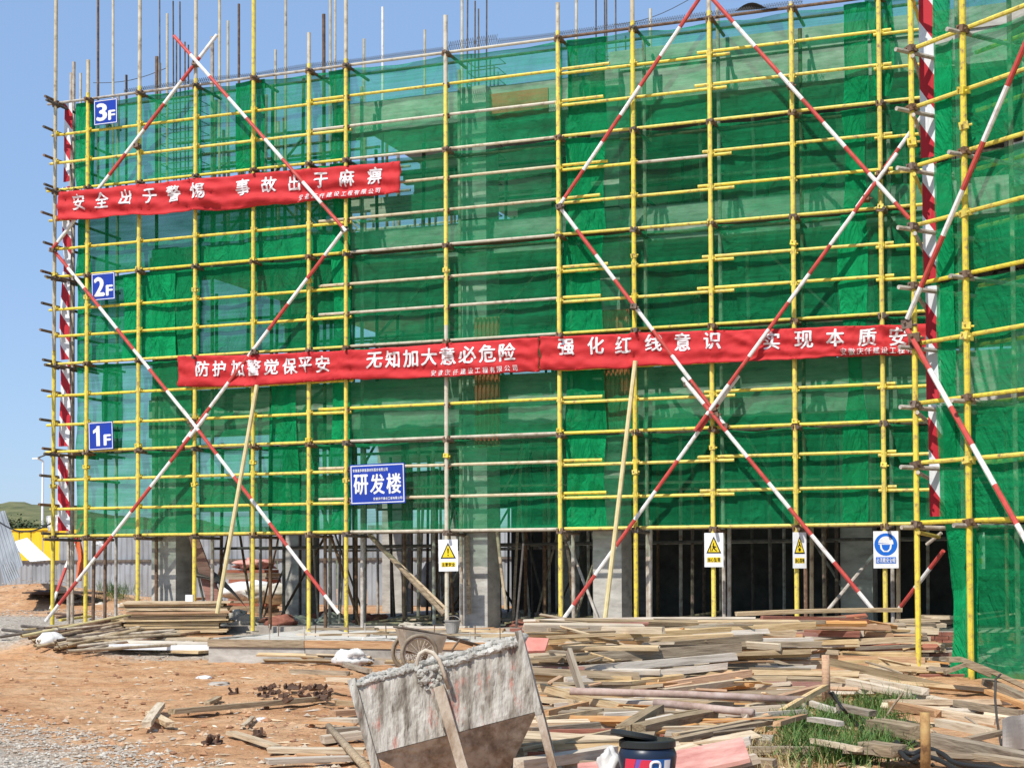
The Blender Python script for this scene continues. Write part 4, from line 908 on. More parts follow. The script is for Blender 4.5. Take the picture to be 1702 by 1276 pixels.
H = [(910, 1046, 1050, 1054, 6, WOODG, None), (906, 1065, 1217, 1045, 8, WOOD, 'long pale plank along the heap top nearest the spoked wheel'), (1095, 1047, 1264, 1033, 7, WOODW, None), (896, 1076, 1068, 1069, 10, WOODO, 'orange brown plank end over the pink board beside the hopper'),
     (1052, 1063, 1217, 1055, 8, WOOD, None), (892, 1097, 1232, 1076, 17, WOODG, 'thick grey beam lying across the heap behind the upright board'), (990, 1080, 1267, 1058, 12, WOODG, None), (922, 1115, 1223, 1090, 13, WOODW, 'whitish beam lying across the heap below the thick grey beam'),
     (939, 1130, 1208, 1106, 12, WOODW, None), (977, 1143, 1132, 1124, 11, WOOD, None), (1055, 1147, 1247, 1118, 13, WOODO, None), (1098, 1150, 1232, 1132, 11, WOOD, None), (899, 1141, 1046, 1178, 12, WOOD, 'pale plank sloping down under the long rusty pipe'),
     (981, 1163, 1223, 1171, 10, WOOD, None), (1000, 1189, 1062, 1186, 10, WOODW, None), (895, 1197, 1000, 1181, 9, WOOD, None), (880, 1214, 998, 1204, 11, WOODG, None), (905, 1186, 975, 1170, 11, WOODO, None), (890, 1160, 960, 1168, 10, WOOD, None),
     (860, 1250, 1035, 1214, 13, WOOD, 'long tan timber running from the hopper to the bucket'), (860, 1270, 1020, 1246, 18, WOODW, 'wide pale timber in front of the hopper leg, beside the bucket'), (1060, 1212, 1185, 1186, 17, WOODG, 'dark sided plank jutting over the bucket'), (1035, 1214, 1093, 1178, 16, WOODG, 'rotten grey board end behind the bucket lid'),
     (1122, 1224, 1280, 1192, 12, WOOD, None), (1110, 1232, 1282, 1199, 8, WOODG, None), (1075, 1200, 1120, 1190, 9, WOODW, None), (1275, 1100, 1370, 1131, 15, WOODG, 'dark grey plank sloping towards the short round post'), (1286, 1162, 1368, 1141, 9, WOODO, None), (1336, 1164, 1392, 1181, 9, WOODW, 'whitish plank end beside the black hoses'),
     (1221, 1020, 1500, 1013, 7, WOOD, 'topmost long pale plank of the heap under the mandatory sign'), (1264, 1026, 1444, 1031, 7, WOODR, None), (1273, 1039, 1478, 1043, 10, WOODO, 'long orange brown plank near the heap top'), (1219, 1052, 1360, 1040, 8, WOOD, None), (1323, 1061, 1437, 1052, 10, WOODW, None), (1436, 1053, 1487, 1056, 9, WOODO, None),
     (1360, 1070, 1524, 1062, 10, WOOD, None), (1420, 1077, 1528, 1072, 6, WOODG, None), (1334, 1081, 1397, 1084, 8, WOOD, None), (1397, 1087, 1528, 1089, 12, WOOD, None), (1375, 1093, 1537, 1097, 11, WOODO, None), (1440, 1109, 1540, 1112, 9, WOOD, None), (1380, 1120, 1500, 1128, 9, WOODW, None),
     (1377, 1099, 1648, 1160, 13, WOODG, 'long grey brown beam crossing in front of the corner pole of the wing'), (1408, 1132, 1600, 1174, 12, WOODW, None), (1590, 1168, 1702, 1186, 12, WOODG, None), (1640, 1148, 1712, 1176, 8, WOODO, None), (1640, 1132, 1712, 1166, 13, WOODG, 'weathered split timber leaning by the wing net curtain'),
     (1451, 1204, 1526, 1217, 22, WOODG, 'thick grey timber block over the grass behind the rusty post'), (1546, 1228, 1712, 1264, 23, WOODG, 'thick grey timber running past the rusty post'), (1349, 1230, 1429, 1245, 9, WOODW, 'whitish plank lying in the grass'), (1438, 1240, 1496, 1248, 20, WOODG, None),
     (1570, 1184, 1662, 1199, 12, WOOD, None), (1609, 1229, 1674, 1215, 9, WOODG, None), (1560, 1200, 1650, 1218, 14, WOODW, None), (1620, 1255, 1712, 1268, 10, WOODG, None), (1480, 1170, 1560, 1186, 12, WOODO, None), (1545, 1110, 1580, 1113, 8, WOODG, None), (1240, 1175, 1330, 1160, 9, WOOD, None), (1235, 1190, 1340, 1182, 8, WOODW, None)]
for q in H: heap(*q[:5], q[5], q[6])
random.seed(31)
woods = [WOOD, WOOD, WOODW, WOODG, WOODG, WOODW, WOODO, WOOD, WOOD, WOODG, WOODW, WOODR]
n_fill = 0
FH = Vector((fw.x, fw.y, 0)).normalized(); RH = Vector((CR.x, CR.y, 0)).normalized()
while n_fill < 250:
    stack = n_fill < 175; deep = n_fill < 70
    px = random.uniform(890, 1600)
    py = random.uniform(1022, 1140) if stack else random.uniform(1128, 1262)
    if py < 1030 and px < 1200: continue
    if px > 1575 and py < 1150: continue
    if 1255 < px < 1570 and py > 1150 + max(0, 1330 - px) * 0.5: continue
    if 985 < px < 1140 and py > 1215: continue
    D = DY(px, py, 0.03)
    if stack and D < heap_toe(px) - 1.0: continue
    p = at(px, py, D); p = p + FH * random.uniform(0.12, 0.55) if stack else p; p.z -= random.uniform(0.16, 0.36) if deep else random.uniform(0.0, 0.06)
    ang = random.gauss(0.06, 0.10) if stack else (random.gauss(0.05, 0.22) if px < 1330 else random.gauss(-0.5, 0.25))
    if random.random() < (0.07 if stack else 0.12): ang += random.choice((-0.8, 0.8))
    L = random.uniform(1.6, 3.5) if stack else random.uniform(0.6, 1.9)
    if stack: L = min(L, 2 * max(0.35, (1568 - px) / FPX * D), 2 * max(0.35, (px - 868) / FPX * D))
    d = RH * math.cos(ang) + FH * math.sin(ang) + Vector((0, 0, random.gauss(0, 0.03)))
    m = random.choice(woods); zone = 'far' if py < 1065 else ('mid' if py < 1150 else 'near'); gl, gg = HEAPLAB[zone]; cw = MW[m.name]
    T = random.choice((0.035, 0.05, 0.07, 0.09, 0.06, 0.10)); W = random.choice((0.05, 0.06, 0.09, 0.10, 0.12, 0.18))
    p.z = max(p.z, ground_z(p.x, p.y) + T / 2)
    bar_between('timber', p - d * L / 2, p + d * L / 2, W, T, m, f'{cw} {gl}', 'timber', f'{cw} {gg}', roll=random.gauss(0, .18)); n_fill += 1
for q in ((1300, 1192, 1372, 1150, 9, WOOD), (1345, 1205, 1400, 1214, 8, WOODW), (1395, 1183, 1452, 1196, 10, WOODG), (1290, 1214, 1338, 1200, 8, WOODO), (1440, 1140, 1540, 1158, 12, WOODW), (1385, 1135, 1440, 1142, 9, WOOD)): heap(*q, lift=0.06)
n_s = 0
while n_s < 105:
    px, py = random.uniform(900, 1560), 1026 + 225 * random.random()
    if 1255 < px < 1570 and py > 1150 + max(0, 1330 - px) * 0.5: continue
    if 985 < px < 1140 and py > 1215 or py < 1060 and px > 1500: continue
    D = DY(px, py, 0.02); p = at(px, py, D); p.z = max(p.z + random.uniform(-0.06, 0.04), ground_z(p.x, p.y) + 0.02); ang = random.gauss(0.0, 0.5); L = random.uniform(0.25, 1.1); d = RH * math.cos(ang) + FH * math.sin(ang) + Vector((0, 0, random.gauss(0, 0.12)))
    m = random.choice((WOOD, WOODG, WOODO, WOODG)); cw = MW[m.name]
    bar_between('splintered_board', p - d * L / 2, p + d * L / 2, random.uniform(0.02, 0.07), random.uniform(0.012, 0.03), m, f'thin {cw} splintered board on the big timber heap', 'board', f'thin {cw} splintered boards on the heap', roll=random.gauss(0, .5)); n_s += 1
heap(945, 1081, 976, 1176, 20, WOODG, 'grey board standing upright against the middle of the heap', wide=0.05)
# pipes on the heap
def pipe(pts, r, m, label, lift=0.05, name='pipe', cat='pipe', group=None):
    P = []
    for (x, y) in pts:
        p = at(x, y, DY(x, y)); p.z += lift; P.append(p)
    return thing(MB().path(P, r, 10).build(name, m, smooth=True), label, cat, group)
PIPEM = noisy('pinkish_rusty_pipe', [(0.3, (0.24, 0.15, 0.11)), (0.55, (0.42, 0.31, 0.26)), (0.8, (0.55, 0.46, 0.40))], 5, rough=0.7)
a, c = at(947, 1148, 16.9), at(1338, 1163, 16.6)
thing(MB().path([a, a.lerp(c, 0.5) + Vector((0, 0, 0.012)), c], 0.041, 12).build('pipe', PIPEM, smooth=True), 'long rusty pipe lying across the front of the timber heap', 'pipe')
a, c = at(1088, 1167, 15.9), at(1252, 1184, 15.2)
thing(MB().path([a, a.lerp(c, 0.5), c], 0.040, 12).build('pipe', PIPEM, smooth=True), 'short rusty pipe with an open end below the long one', 'pipe')
# short posts
def post(px, pyt, pyb, D, r, m, label):
    a, c = at(px, pyb, D), at(px - 1, pyt, D); o = MB(); o.path([a, a.lerp(c, 0.5) + CR * 0.004, c], [r * 1.05, r, r * 0.95], 12); return thing(o.build('post', m, smooth=True), label, 'post')
RPOST = noisy('rusty_yellow', [(0.35, (0.14, 0.07, 0.03)), (0.5, (0.36, 0.21, 0.08)), (0.7, (0.50, 0.36, 0.15))], 7, rough=0.75)
post(1373, 1088, 1168, 17.6, 0.046, WOODO, 'short round wooden post standing at the end of the timber heap')
post(1538, 1183, 1290, 11.2, 0.036, RPOST, 'short rusty yellow pipe post standing among the grey timbers')
for (x1, y1, x2, y2, D, r, lb) in ((1438, 1099, 1500, 1119, 20.5, .016, 'thin dark stick on the timber heap near the corner pole'), (1468, 1197, 1501, 1150, 15.5, .013, 'thin grey stick leaning across two beams over the grass'), (1604, 1190, 1640, 1216, 14.2, .013, 'thin dark stick on the timbers by the grey sheet')):
    thing(MB().path([at(x1, y1, D), at((x1 + x2) / 2, (y1 + y2) / 2 - 1, D - .05), at(x2, y2, D - .1)], r, 6).build('stick', WOODG), lb, 'stick')
# bent boards by the net curtain
def bentboard(pts, W, T, m, label, D):
    b = MB(); P = [at(x, y, D + dd) for (x, y, dd) in pts]; vs = []
    for p in P:
        for (dy, dz) in ((-W / 2, -T / 2), (W / 2, -T / 2), (W / 2, T / 2), (-W / 2, T / 2)): vs.append(p + FH * dy + Vector((0, 0, dz)))
    n = len(P); fs = [(k * 4 + j, k * 4 + (j + 1) % 4, k * 4 + 4 + (j + 1) % 4, k * 4 + 4 + j) for k in range(n - 1) for j in range(4)] + [(3, 2, 1, 0), (4 * n - 4, 4 * n - 3, 4 * n - 2, 4 * n - 1)]
    b.add(vs, fs); return thing(b.build('board', m), label, 'board')
bentboard([(1575, 1096, 0), (1597, 1095, 0), (1650, 1116, -.1), (1710, 1144, -.2)], 0.14, 0.06, WOODG, 'bent grey board sticking up in front of the green net curtain', 19.0)
bentboard([(1570, 1117, 0), (1604, 1104, 0), (1645, 1122, -.1)], 0.12, 0.045, WOODG, 'short bent board under the one in front of the green net curtain', 18.9)
# tie wire round the stacked timbers by the net
WIREM = mat('dark_wire', (0.05, 0.045, 0.04), 0.7)
thing(MB().path([at(1663, 1120, 14.2), at(1655, 1128, 14.1), at(1654, 1160, 14.0), at(1657, 1195, 13.9), at(1664, 1238, 13.6)], 0.011, 6).build('steel_rod', WIREM), 'dark bent steel rod hooked over the timbers by the grey sheet', 'rod')
# grey sheet at the edge
b = MB(); b.sheet(lambda u, v: at(1667 + 60 * u, 1244 - (49 + 17 * u + 2 * math.sin(u * 9)) * v, 13.3 - 0.4 * u + 0.05 * math.sin(u * 6 + v * 2)), 12, 8, FH * 0.02)
thing(b.build('metal_sheet', noisy('dull_sheet', [(0.3, (0.24, 0.22, 0.20)), (0.7, (0.40, 0.37, 0.34))], 3, rough=0.7)), 'dull grey metal sheet standing among the timbers', 'sheet')
# pink plywood board
def quad_board(name, c4, D4, m, label, cat, th=0.03):
    P = [at(x, y, D) for (x, y), D in zip(c4, D4)]; nrm = (P[1] - P[0]).cross(P[3] - P[0]).normalized()
    if nrm.dot(fw) < 0: nrm = -nrm
    b = MB(); b.sheet(lambda u, v: P[0].lerp(P[1], u).lerp(P[3].lerp(P[2], u), v) + nrm * (0.006 * n3(u * 3, v * 3, 7)), 8, 5, nrm * th); return thing(b.build(name, m), label, cat)
quad_board('plywood_board', [(1112, 1290), (1246, 1259), (1234, 1224), (1118, 1248)], [11.0, 11.0, 11.7, 11.7], PINKPLY, 'faded pink plywood form lying beside the bucket', 'board')
bar_between('timber', at(1190, 1278, 11.3), at(1262, 1258, 11.3), 0.1, 0.07, WOODW, 'squared pale timber sticking out under the pink plywood form', 'timber')
bar_between('timber', at(1200, 1240, 11.9), at(1251, 1229, 11.9), 0.08, 0.06, WOODW, 'squared pale timber sticking out behind the pink plywood form', 'timber')
quad_board('plywood_board', [(870, 1082), (906, 1080), (912, 1060), (866, 1058)], [17.6, 17.6, 17.9, 17.9], REDFORM, 'dark red plywood board between the hopper and the timber heap', 'board')
quad_board('plywood_board', [(960, 1290), (1010, 1290), (1010, 1262), (960, 1268)], [10.9, 10.9, 11.2, 11.2], PINKPLY, 'pink board scrap in front of the white bag beside the bucket', 'board')
# black hoses
for k, (pts, lb) in enumerate((([(1379, 1150, 13.3), (1392, 1165, 13.0), (1412, 1180, 12.7), (1432, 1192, 12.5), (1444, 1206, 12.3), (1452, 1228, 12.0)], 'black hose trailing from the round post into the grass'), ([(1384, 1150, 13.25), (1400, 1176, 12.9), (1420, 1196, 12.6), (1436, 1220, 12.2)], 'second black hose lying in the grass below the round post'),
                               ([(1490, 1232, 11.6), (1502, 1248, 11.4), (1518, 1252, 11.3), (1540, 1243, 11.1), (1566, 1252, 10.9), (1590, 1268, 10.8), (1650, 1276, 10.7), (1720, 1282, 10.6)], 'thick black hose tied to the rusty post and running out along the timbers'),
                               ([(1486, 1236, 11.5), (1510, 1262, 11.3), (1530, 1256, 11.15), (1560, 1262, 11.0), (1600, 1284, 10.8)], 'black hose twisted under the thick one at the rusty post'))):
    P = [ghit(x, y, 0.05 + (0.10 if k > 1 else 0.25 * max(0, 1 - i / 2))) for i, (x, y, D) in enumerate(pts)]; Q = []
    for i in range(len(P) - 1):
        for s in range(5):
            t = s / 5; p0, p1, p2, p3 = P[max(i - 1, 0)], P[i], P[i + 1], P[min(i + 2, len(P) - 1)]
            Q.append(0.5 * ((2 * p1) + (p2 - p0) * t + (2 * p0 - 5 * p1 + 4 * p2 - p3) * t * t + (3 * p1 - p0 - 3 * p2 + p3) * t ** 3))
    thing(MB().path(Q + [P[-1]], 0.020 if k > 1 else 0.015, 8).build('hose', RUBBER, smooth=True), lb, 'hose')

# ---- grass in front of the heap
GRASSM = [noisy('grass_blade', [(0.3, (0.03, 0.075, 0.012)), (0.5, (0.075, 0.15, 0.03)), (0.65, (0.17, 0.23, 0.06)), (0.8, (0.26, 0.26, 0.10))], 9, rough=0.55), noisy('dry_grass', [(0.3, (0.30, 0.24, 0.10)), (0.7, (0.42, 0.34, 0.16))], 3, rough=0.8)]
def grass(n, fnp, m, label, hmin, hmax, seed):
    rd = random.Random(seed); b = MB()
    for _ in range(n):
        px, py = fnp(rd)
        p = ghit(px, py); a = rd.uniform(0, 6.28); hgt = rd.uniform(hmin, hmax); ln = rd.uniform(0.2, 1.5) * hgt; wd2 = rd.uniform(0.004, 0.009)
        d = Vector((math.cos(a), math.sin(a), 0)); s = Vector((-d.y, d.x, 0)) * wd2; vs = []
        for k in range(4):
            t = k / 3; q = p + d * (ln * t * t) + Vector((0, 0, hgt * (t - 0.35 * t * t * ln / hgt))); ww = s * (1 - t * 0.9); vs += [q - ww, q + ww]
        b.add(vs, [(0, 1, 3, 2), (2, 3, 5, 4), (4, 5, 7, 6)])
    o = b.build('grass', m, origin=Vector((0, 0, 0))); thing(o, label, None, None, 'stuff'); return o
def gp(rd):
    c = rd.choice(((1370, 1222, 55, 26), (1440, 1250, 60, 20), (1330, 1248, 40, 22), (1450, 1180, 45, 16), (1500, 1170, 35, 12), (1390, 1195, 40, 18), (1470, 1220, 40, 22), (1400, 1262, 70, 12), (1320, 1205, 25, 16)))
    return min(1600, max(1275, rd.gauss(c[0], c[2] * .55))), min(1290, max(1150, rd.gauss(c[1], c[3] * .6)))
grass(4300, gp, GRASSM[0], 'long green grass growing in front of the timber heap', 0.07, 0.30, 5)
grass(700, lambda rd: (rd.gauss(1300, 45), rd.gauss(1255, 18)), GRASSM[1], 'dry grass stems at the edge of the green clump', 0.06, 0.2, 6)
grass(500, lambda rd: (rd.gauss(190, 16), rd.gauss(985, 8)), GRASSM[0], 'weeds along the grey hoarding', 0.2, 0.6, 8)

# ---- concrete hopper
HD = 11.5; hb = at(752, 1215, HD); ho = Vector((hb.x, hb.y, 0.0))
hop = empty('concrete_hopper', ho, 'tilted steel concrete hopper caked in dried grey concrete', 'hopper')
def crust(name, stops, sc_):
    m = noisy(name, stops, sc_, (1, 1, 0.22), 0.95, 12, bump=1.0, bscale=30, dist=0.03); n, l, b = nodes(m)
    tc = n.new('ShaderNodeTexCoord'); mp = n.new('ShaderNodeMapping'); mp.inputs['Scale'].default_value = (6.5, 6.5, 2.2); mp.inputs['Location'].default_value = (3.1, 1.7, 0.4); l.new(tc.outputs['Object'], mp.inputs[0])
    t = n.new('ShaderNodeTexNoise'); t.inputs['Scale'].default_value = 1.6; t.inputs['Detail'].default_value = 9; t.inputs['Roughness'].default_value = 0.75; l.new(mp.outputs[0], t.inputs['Vector'])
    rp = ramp(n, [(0.545, (0, 0, 0)), (0.635, (0.85, 0.85, 0.85))]); l.new(t.outputs['Fac'], rp.inputs[0])
    mx = n.new('ShaderNodeMixRGB'); mx.inputs[2].default_value = (0.46, 0.20, 0.155, 1); old = b.inputs['Base Color'].links[0].from_socket; l.new(old, mx.inputs[1]); l.new(rp.outputs[0], mx.inputs[0])
    l.new(mx.outputs[0], b.inputs['Base Color']); return m
CRUST = crust('caked_concrete', [(0.33, (0.12, 0.10, 0.08)), (0.43, (0.28, 0.25, 0.205)), (0.50, (0.43, 0.405, 0.35)), (0.60, (0.54, 0.52, 0.46)), (0.72, (0.69, 0.675, 0.625))], 11)
LUMP = noisy('concrete_lumps', [(0.3, (0.20, 0.185, 0.155)), (0.5, (0.38, 0.36, 0.315)), (0.75, (0.58, 0.56, 0.505))], 9, rough=0.95, bump=1.0, bscale=30)
UNDER = noisy('stained_steel', [(0.3, (0.13, 0.10, 0.075)), (0.45, (0.31, 0.26, 0.205)), (0.55, (0.46, 0.42, 0.355)), (0.7, (0.56, 0.525, 0.46))], 6, (1, 1, 0.6), 0.9, bump=0.5)
roll = R(14.6); yawh = R(-3)
ex = (RH * math.cos(yawh) + FH * math.sin(yawh)); ey = Vector((-ex.y, ex.x, 0)) ; ey = ey if ey.dot(FH) > 0 else -ey
lx = ex * math.cos(roll) + Vector((0, 0, 1)) * math.sin(roll); lz = -ex * math.sin(roll) + Vector((0, 0, 1)) * math.cos(roll); ly = ey
# centre of the front face on the sight line of its photo centre
fc = at(740, 1160, HD)
def HL(x, y, z): return fc + lx * x + ly * y + lz * z
tx, tz = 0.625, 0.262
def slab8(p, q, y0, y1, name, m, b=None):
    bb = MB(); return bb
def panel(fn, nu, nv, th, name, m): b = MB(); b.sheet(fn, nu, nv, th); return b.build(name, m, hop, smooth=False)
rough = lambda a, c, s: 0.010 * n3(a * 6, c * 3, s) + 0.006 * n3(a * 23, c * 9, s + 3)
panel(lambda u, v: HL(-tx + 2 * tx * u, rough(u * 2, v, 1), -tz + 2 * tz * v), 40, 18, ly * 0.012, 'front_plate', CRUST)
panel(lambda u, v: HL(-tx + 2 * tx * u, 0.95 + rough(u * 2, v, 5), -tz + (2 * tz - 0.02) * v), 30, 12, ly * 0.012, 'back_plate', CRUST)
for s in (-1, 1): panel(lambda u, v: HL(s * tx, 0.014 + 0.934 * u, -tz + (2 * tz - 0.01) * v), 14, 8, lx * (-0.012 * s), 'side_plate', CRUST)
pz = -tz - 0.40; ax, ya, yb = 0.29, 0.30, 0.66
panel(lambda u, v: HL((-tx + 2 * tx * u) * (1 - v) + (-ax + 2 * ax * u) * v, 0.005 + ya * v + rough(u, v, 2), -tz - 0.004 - 0.40 * v), 20, 10, ly * 0.012, 'chute_plate', UNDER)
panel(lambda u, v: HL((-tx + 2 * tx * u) * (1 - v) + (-ax + 2 * ax * u) * v, 0.95 + (yb - 0.95) * v, -tz - 0.004 - 0.40 * v), 20, 10, ly * -0.012, 'chute_plate', UNDER)
for s in (-1, 1): panel(lambda u, v: HL(s * (tx * (1 - v) + ax * v), (0.01 + 0.93 * u) * (1 - v) + (ya + (yb - ya) * u) * v, -tz - 0.004 - 0.40 * v), 12, 10, lx * (-0.012 * s), 'chute_plate', UNDER)
MB().box((-0.23, 0, 0), (0.23, 0.34, 0.07), 0, Matrix((( lx.x, ly.x, lz.x, HL(0, ya - .02, pz - .06).x), (lx.y, ly.y, lz.y, HL(0, ya - .02, pz - .06).y), (lx.z, ly.z, lz.z, HL(0, ya - .02, pz - .06).z), (0, 0, 0, 1)))).build('outlet', UNDER, hop)
# dried concrete inside
panel(lambda u, v: HL(-tx + 0.02 + (2 * tx - .04) * u, 0.02 + 0.92 * v, tz - 0.16 + 0.05 * n3(u * 4, v * 4, 3) + 0.06 * (2 * abs(v - .5)) ** 2), 24, 18, lz * -0.02, 'dried_concrete', LUMP)
# crusted rims: lumpy beads along the top edges
def bead(p, q, r, seed, name='crusted_rim'):
    n = 110; pts = []; rs = []
    for k in range(n + 1):
        t = k / n; pts.append(p.lerp(q, t) + lz * 0.010 * n3(t * 9, seed) + ly * 0.012 * n3(t * 11, seed + 4)); rs.append(r * (0.85 + 0.55 * abs(n3(t * 13, seed + 7)) + 0.55 * n3(t * 41, seed + 2)))
    b = MB(); b.path(pts, rs, 12)
    for v in b.v: v += Vector((n3(v.x * 40, v.y * 40, v.z * 40), n3(v.x * 40 + 9, v.y * 40, v.z * 40), n3(v.x * 40, v.y * 40 + 9, v.z * 40))) * 0.011
    return b.build(name, LUMP, hop)
bead(HL(-tx - .02, -.004, tz), HL(-0.10, .004, tz + 0.005), 0.020, 1); bead(HL(-0.06, -.004, tz - 0.03), HL(tx + .01, .004, tz + 0.0), 0.028, 2)
bead(HL(-tx, .95, tz), HL(tx, .95, tz), 0.032, 3); bead(HL(tx, .0, tz), HL(tx, .95, tz), 0.03, 4); bead(HL(-tx, .0, tz), HL(-tx, .95, tz), 0.026, 5)
# lumps near the middle of the front rim
b = MB()
for k in range(16):
    c = HL(random.uniform(-0.16, 0.05), -0.03 + random.uniform(-.01, .03), tz - random.uniform(-.02, .16)); r = random.uniform(.018, .042)
    o = len(b.v); b.lathe(c, [(r * .3, -r), (r * .9, -r * .5), (r, 0), (r * .8, r * .6), (r * .25, r)], 8)
    for v in b.v[o:]: v += Vector((n3(v.x * 50, v.y * 50, v.z * 50), n3(v.x * 50 + 7, v.y * 50, v.z * 50), n3(v.x * 50, v.y * 50 + 7, v.z * 50))) * 0.012
b.build('concrete_splash', LUMP, hop)
# straps and legs
RUSTC = noisy('caked_strap', [(0.3, (0.24, 0.16, 0.10)), (0.5, (0.46, 0.38, 0.29)), (0.75, (0.62, 0.57, 0.48))], 7, (1, 1, 0.5), 0.9, bump=0.5)
def strap(x0, z0, x1, z1, wdt, y0, y1, name, m):
    b = MB(); dd = Vector((x1 - x0, z1 - z0)).normalized(); nx_, nz_ = -dd.y * wdt / 2, dd.x * wdt / 2
    b.hexa([HL(x0 - nx_, y0, z0 - nz_), HL(x0 + nx_, y0, z0 + nz_), HL(x0 + nx_, y1, z0 + nz_), HL(x0 - nx_, y1, z0 - nz_), HL(x1 - nx_, y0, z1 - nz_), HL(x1 + nx_, y0, z1 + nz_), HL(x1 + nx_, y1, z1 + nz_), HL(x1 - nx_, y1, z1 - nz_)])
    return b.build(name, m, hop)
strap(-0.02, 0.10, 0.005, -0.72, 0.078, -0.055, -0.014, 'strap', RUSTC)
strap(-0.075, 0.20, -0.06, -0.20, 0.03, -0.035, -0.014, 'strap', CRUST)
strap(tx + 0.02, tz + 0.08, tx + 0.012, -tz - 0.03, 0.05, -0.02, 0.05, 'leg', CRUST)
strap(tx + 0.015, -tz - 0.02, tx + 0.012, -0.75, 0.055, -0.02, 0.04, 'leg', RUSTC)
strap(-tx - 0.012, tz + 0.05, -tx + 0.004, -0.62, 0.06, -0.018, 0.05, 'leg', CRUST)
for s in (-1, 1): strap(s * (tx - 0.02), -tz, s * (tx - .02), -0.72, 0.05, 0.88, 0.93, 'leg', RUSTC)
# bent pipe handle
hpts = [HL(-0.14, 0.02, tz - 0.02), HL(-0.135, 0.01, tz + 0.05), HL(-0.10, 0.0, tz + 0.10), HL(-0.05, -0.01, tz + 0.115), HL(0.0, -0.02, tz + 0.085), HL(0.035, -0.05, tz + 0.02), HL(0.045, -0.06, tz - 0.08), HL(0.05, -0.055, tz - 0.20)]
MB().path(hpts, 0.016, 8).build('handle', RUSTC, hop, smooth=True)

# ---- spoked barrow behind the hopper
wc = at(697, 1086, 22.4); bar = empty('wheelbarrow', (wc.x, wc.y, 0.0), 'muddy two wheeled barrow with spoked wheels behind the hopper', 'barrow')
MUD = noisy('muddy_rubber', [(0.3, (0.15, 0.12, 0.085)), (0.7, (0.33, 0.275, 0.205))], 8, rough=0.9); TUBM = noisy('muddy_tub', [(0.3, (0.27, 0.22, 0.16)), (0.7, (0.50, 0.43, 0.34))], 5, rough=0.85)
def ring(c, r, t, ax1, ax2, b, seg=32, sub=8):
    vs = []; axis_ = ax1.cross(ax2)
    for k in range(seg):
        a = 2 * math.pi * k / seg; d = ax1 * math.cos(a) + ax2 * math.sin(a)
        for j in range(sub):
            q = 2 * math.pi * j / sub; vs.append(c + d * (r + t * math.cos(q)) + axis_ * (t * math.sin(q)))
    b.add(vs, [(k * sub + j, k * sub + (j + 1) % sub, ((k + 1) % seg) * sub + (j + 1) % sub, ((k + 1) % seg) * sub + j) for k in range(seg) for j in range(sub)])
wax = (RH * 0.93 + FH * 0.36).normalized(); Z = Vector((0, 0, 1)); wx = wax.cross(Z).normalized(); wx = wx if wx.dot(FH) > 0 else -wx
rw = 0.285; Dw = (wc - EYE).dot(fw)
for kk, cc in enumerate((wc, wc + wx * 0.62 + wax * 0.05)):
    b = MB(); ring(cc, rw - 0.025, 0.028, wax, Z, b); wh = b.build('wheel', MUD, bar, smooth=True)
    b = MB(); ring(cc, rw - 0.062, 0.012, wax, Z, b, 32, 6); b.build('rim', BARE, wh, smooth=True)
    b = MB(); b.tube(cc - wx * 0.05, cc + wx * 0.05, 0.03, 10); b.build('hub', RUST, wh)
    b = MB()
    for k in range(22):
        a = 2 * math.pi * k / 22; d = wax * math.cos(a) + Z * math.sin(a); b.tube(cc + d * 0.02 + wx * (0.03 if k % 2 else -0.03), cc + d * (rw - 0.06), 0.0055, 4)
    b.build('spoke', BARE, wh)
MB().tube(wc - wx * 0.05, wc + wx * 0.68, 0.018, 8).build('axle', RUST, bar)
b = MB(); p0 = wc + wx * 0.08
def tubpt(u, v): return None
top = [p0 + wax * -0.20 + Z * 0.35, p0 + wax * 0.45 + Z * 0.24, p0 + wax * 0.45 + wx * 0.46 + Z * 0.24, p0 + wax * -0.20 + wx * 0.46 + Z * 0.35]
bot = [p0 + wax * -0.12 + wx * .05 + Z * 0.04, p0 + wax * 0.38 + wx * .05 + Z * 0.0, p0 + wax * 0.38 + wx * 0.41, p0 + wax * -0.12 + wx * 0.41 + Z * 0.04]
b.add(bot + top, [(3, 2, 1, 0), (0, 1, 5, 4), (1, 2, 6, 5), (2, 3, 7, 6), (3, 0, 4, 7)]); b.add([p.lerp(bot[0].lerp(bot[2], .5), .06) + Z * .012 for p in bot + top], [(0, 1, 2, 3), (4, 5, 1, 0), (5, 6, 2, 1), (6, 7, 3, 2), (7, 4, 0, 3)]); b.build('tub', TUBM, bar)
for q in (0.02, 0.44):
    MB().path([top[0] + wx * q + wax * -0.03 + Z * 0.03, top[0].lerp(top[1], .5) + wx * q + Z * 0.02, top[1] + wx * q + wax * 0.2 - Z * 0.05, top[1] + wx * q + wax * 0.55 - Z * 0.16], 0.018, 8).build('handle', DARKPIPE, bar, smooth=True)
MB().path([wc + wax * 0.55 - Z * 0.28, wc + wax * 0.5 + Z * 0.05, wc + wax * 0.62 + Z * 0.2], 0.016, 6).build('prop_leg', DARKPIPE, bar)
# grey bucket on the strip
bp_ = onY(752, 1052, -1.9); bt = empty('bucket', (bp_.x, bp_.y, bp_.z), 'grey bucket standing on the concrete strip behind the barrow', 'bucket')
MB().lathe(bp_, [(0.10, 0), (0.135, 0.20), (0.15, 0.21), (0.15, 0.225), (0.125, 0.222), (0.12, 0.19), (0.09, 0.03)], 20).build('body', noisy('grey_pail', [(0.3, (0.20, 0.19, 0.17)), (0.7, (0.36, 0.34, 0.31))], 5), bt, smooth=False)
MB().path([bp_ + Vector((0.14 * math.cos(t), 0.02, 0.2 + 0.10 * math.sin(t))) for t in [math.pi * k / 8 for k in range(9)]], 0.005, 5).build('handle', BARE, bt)

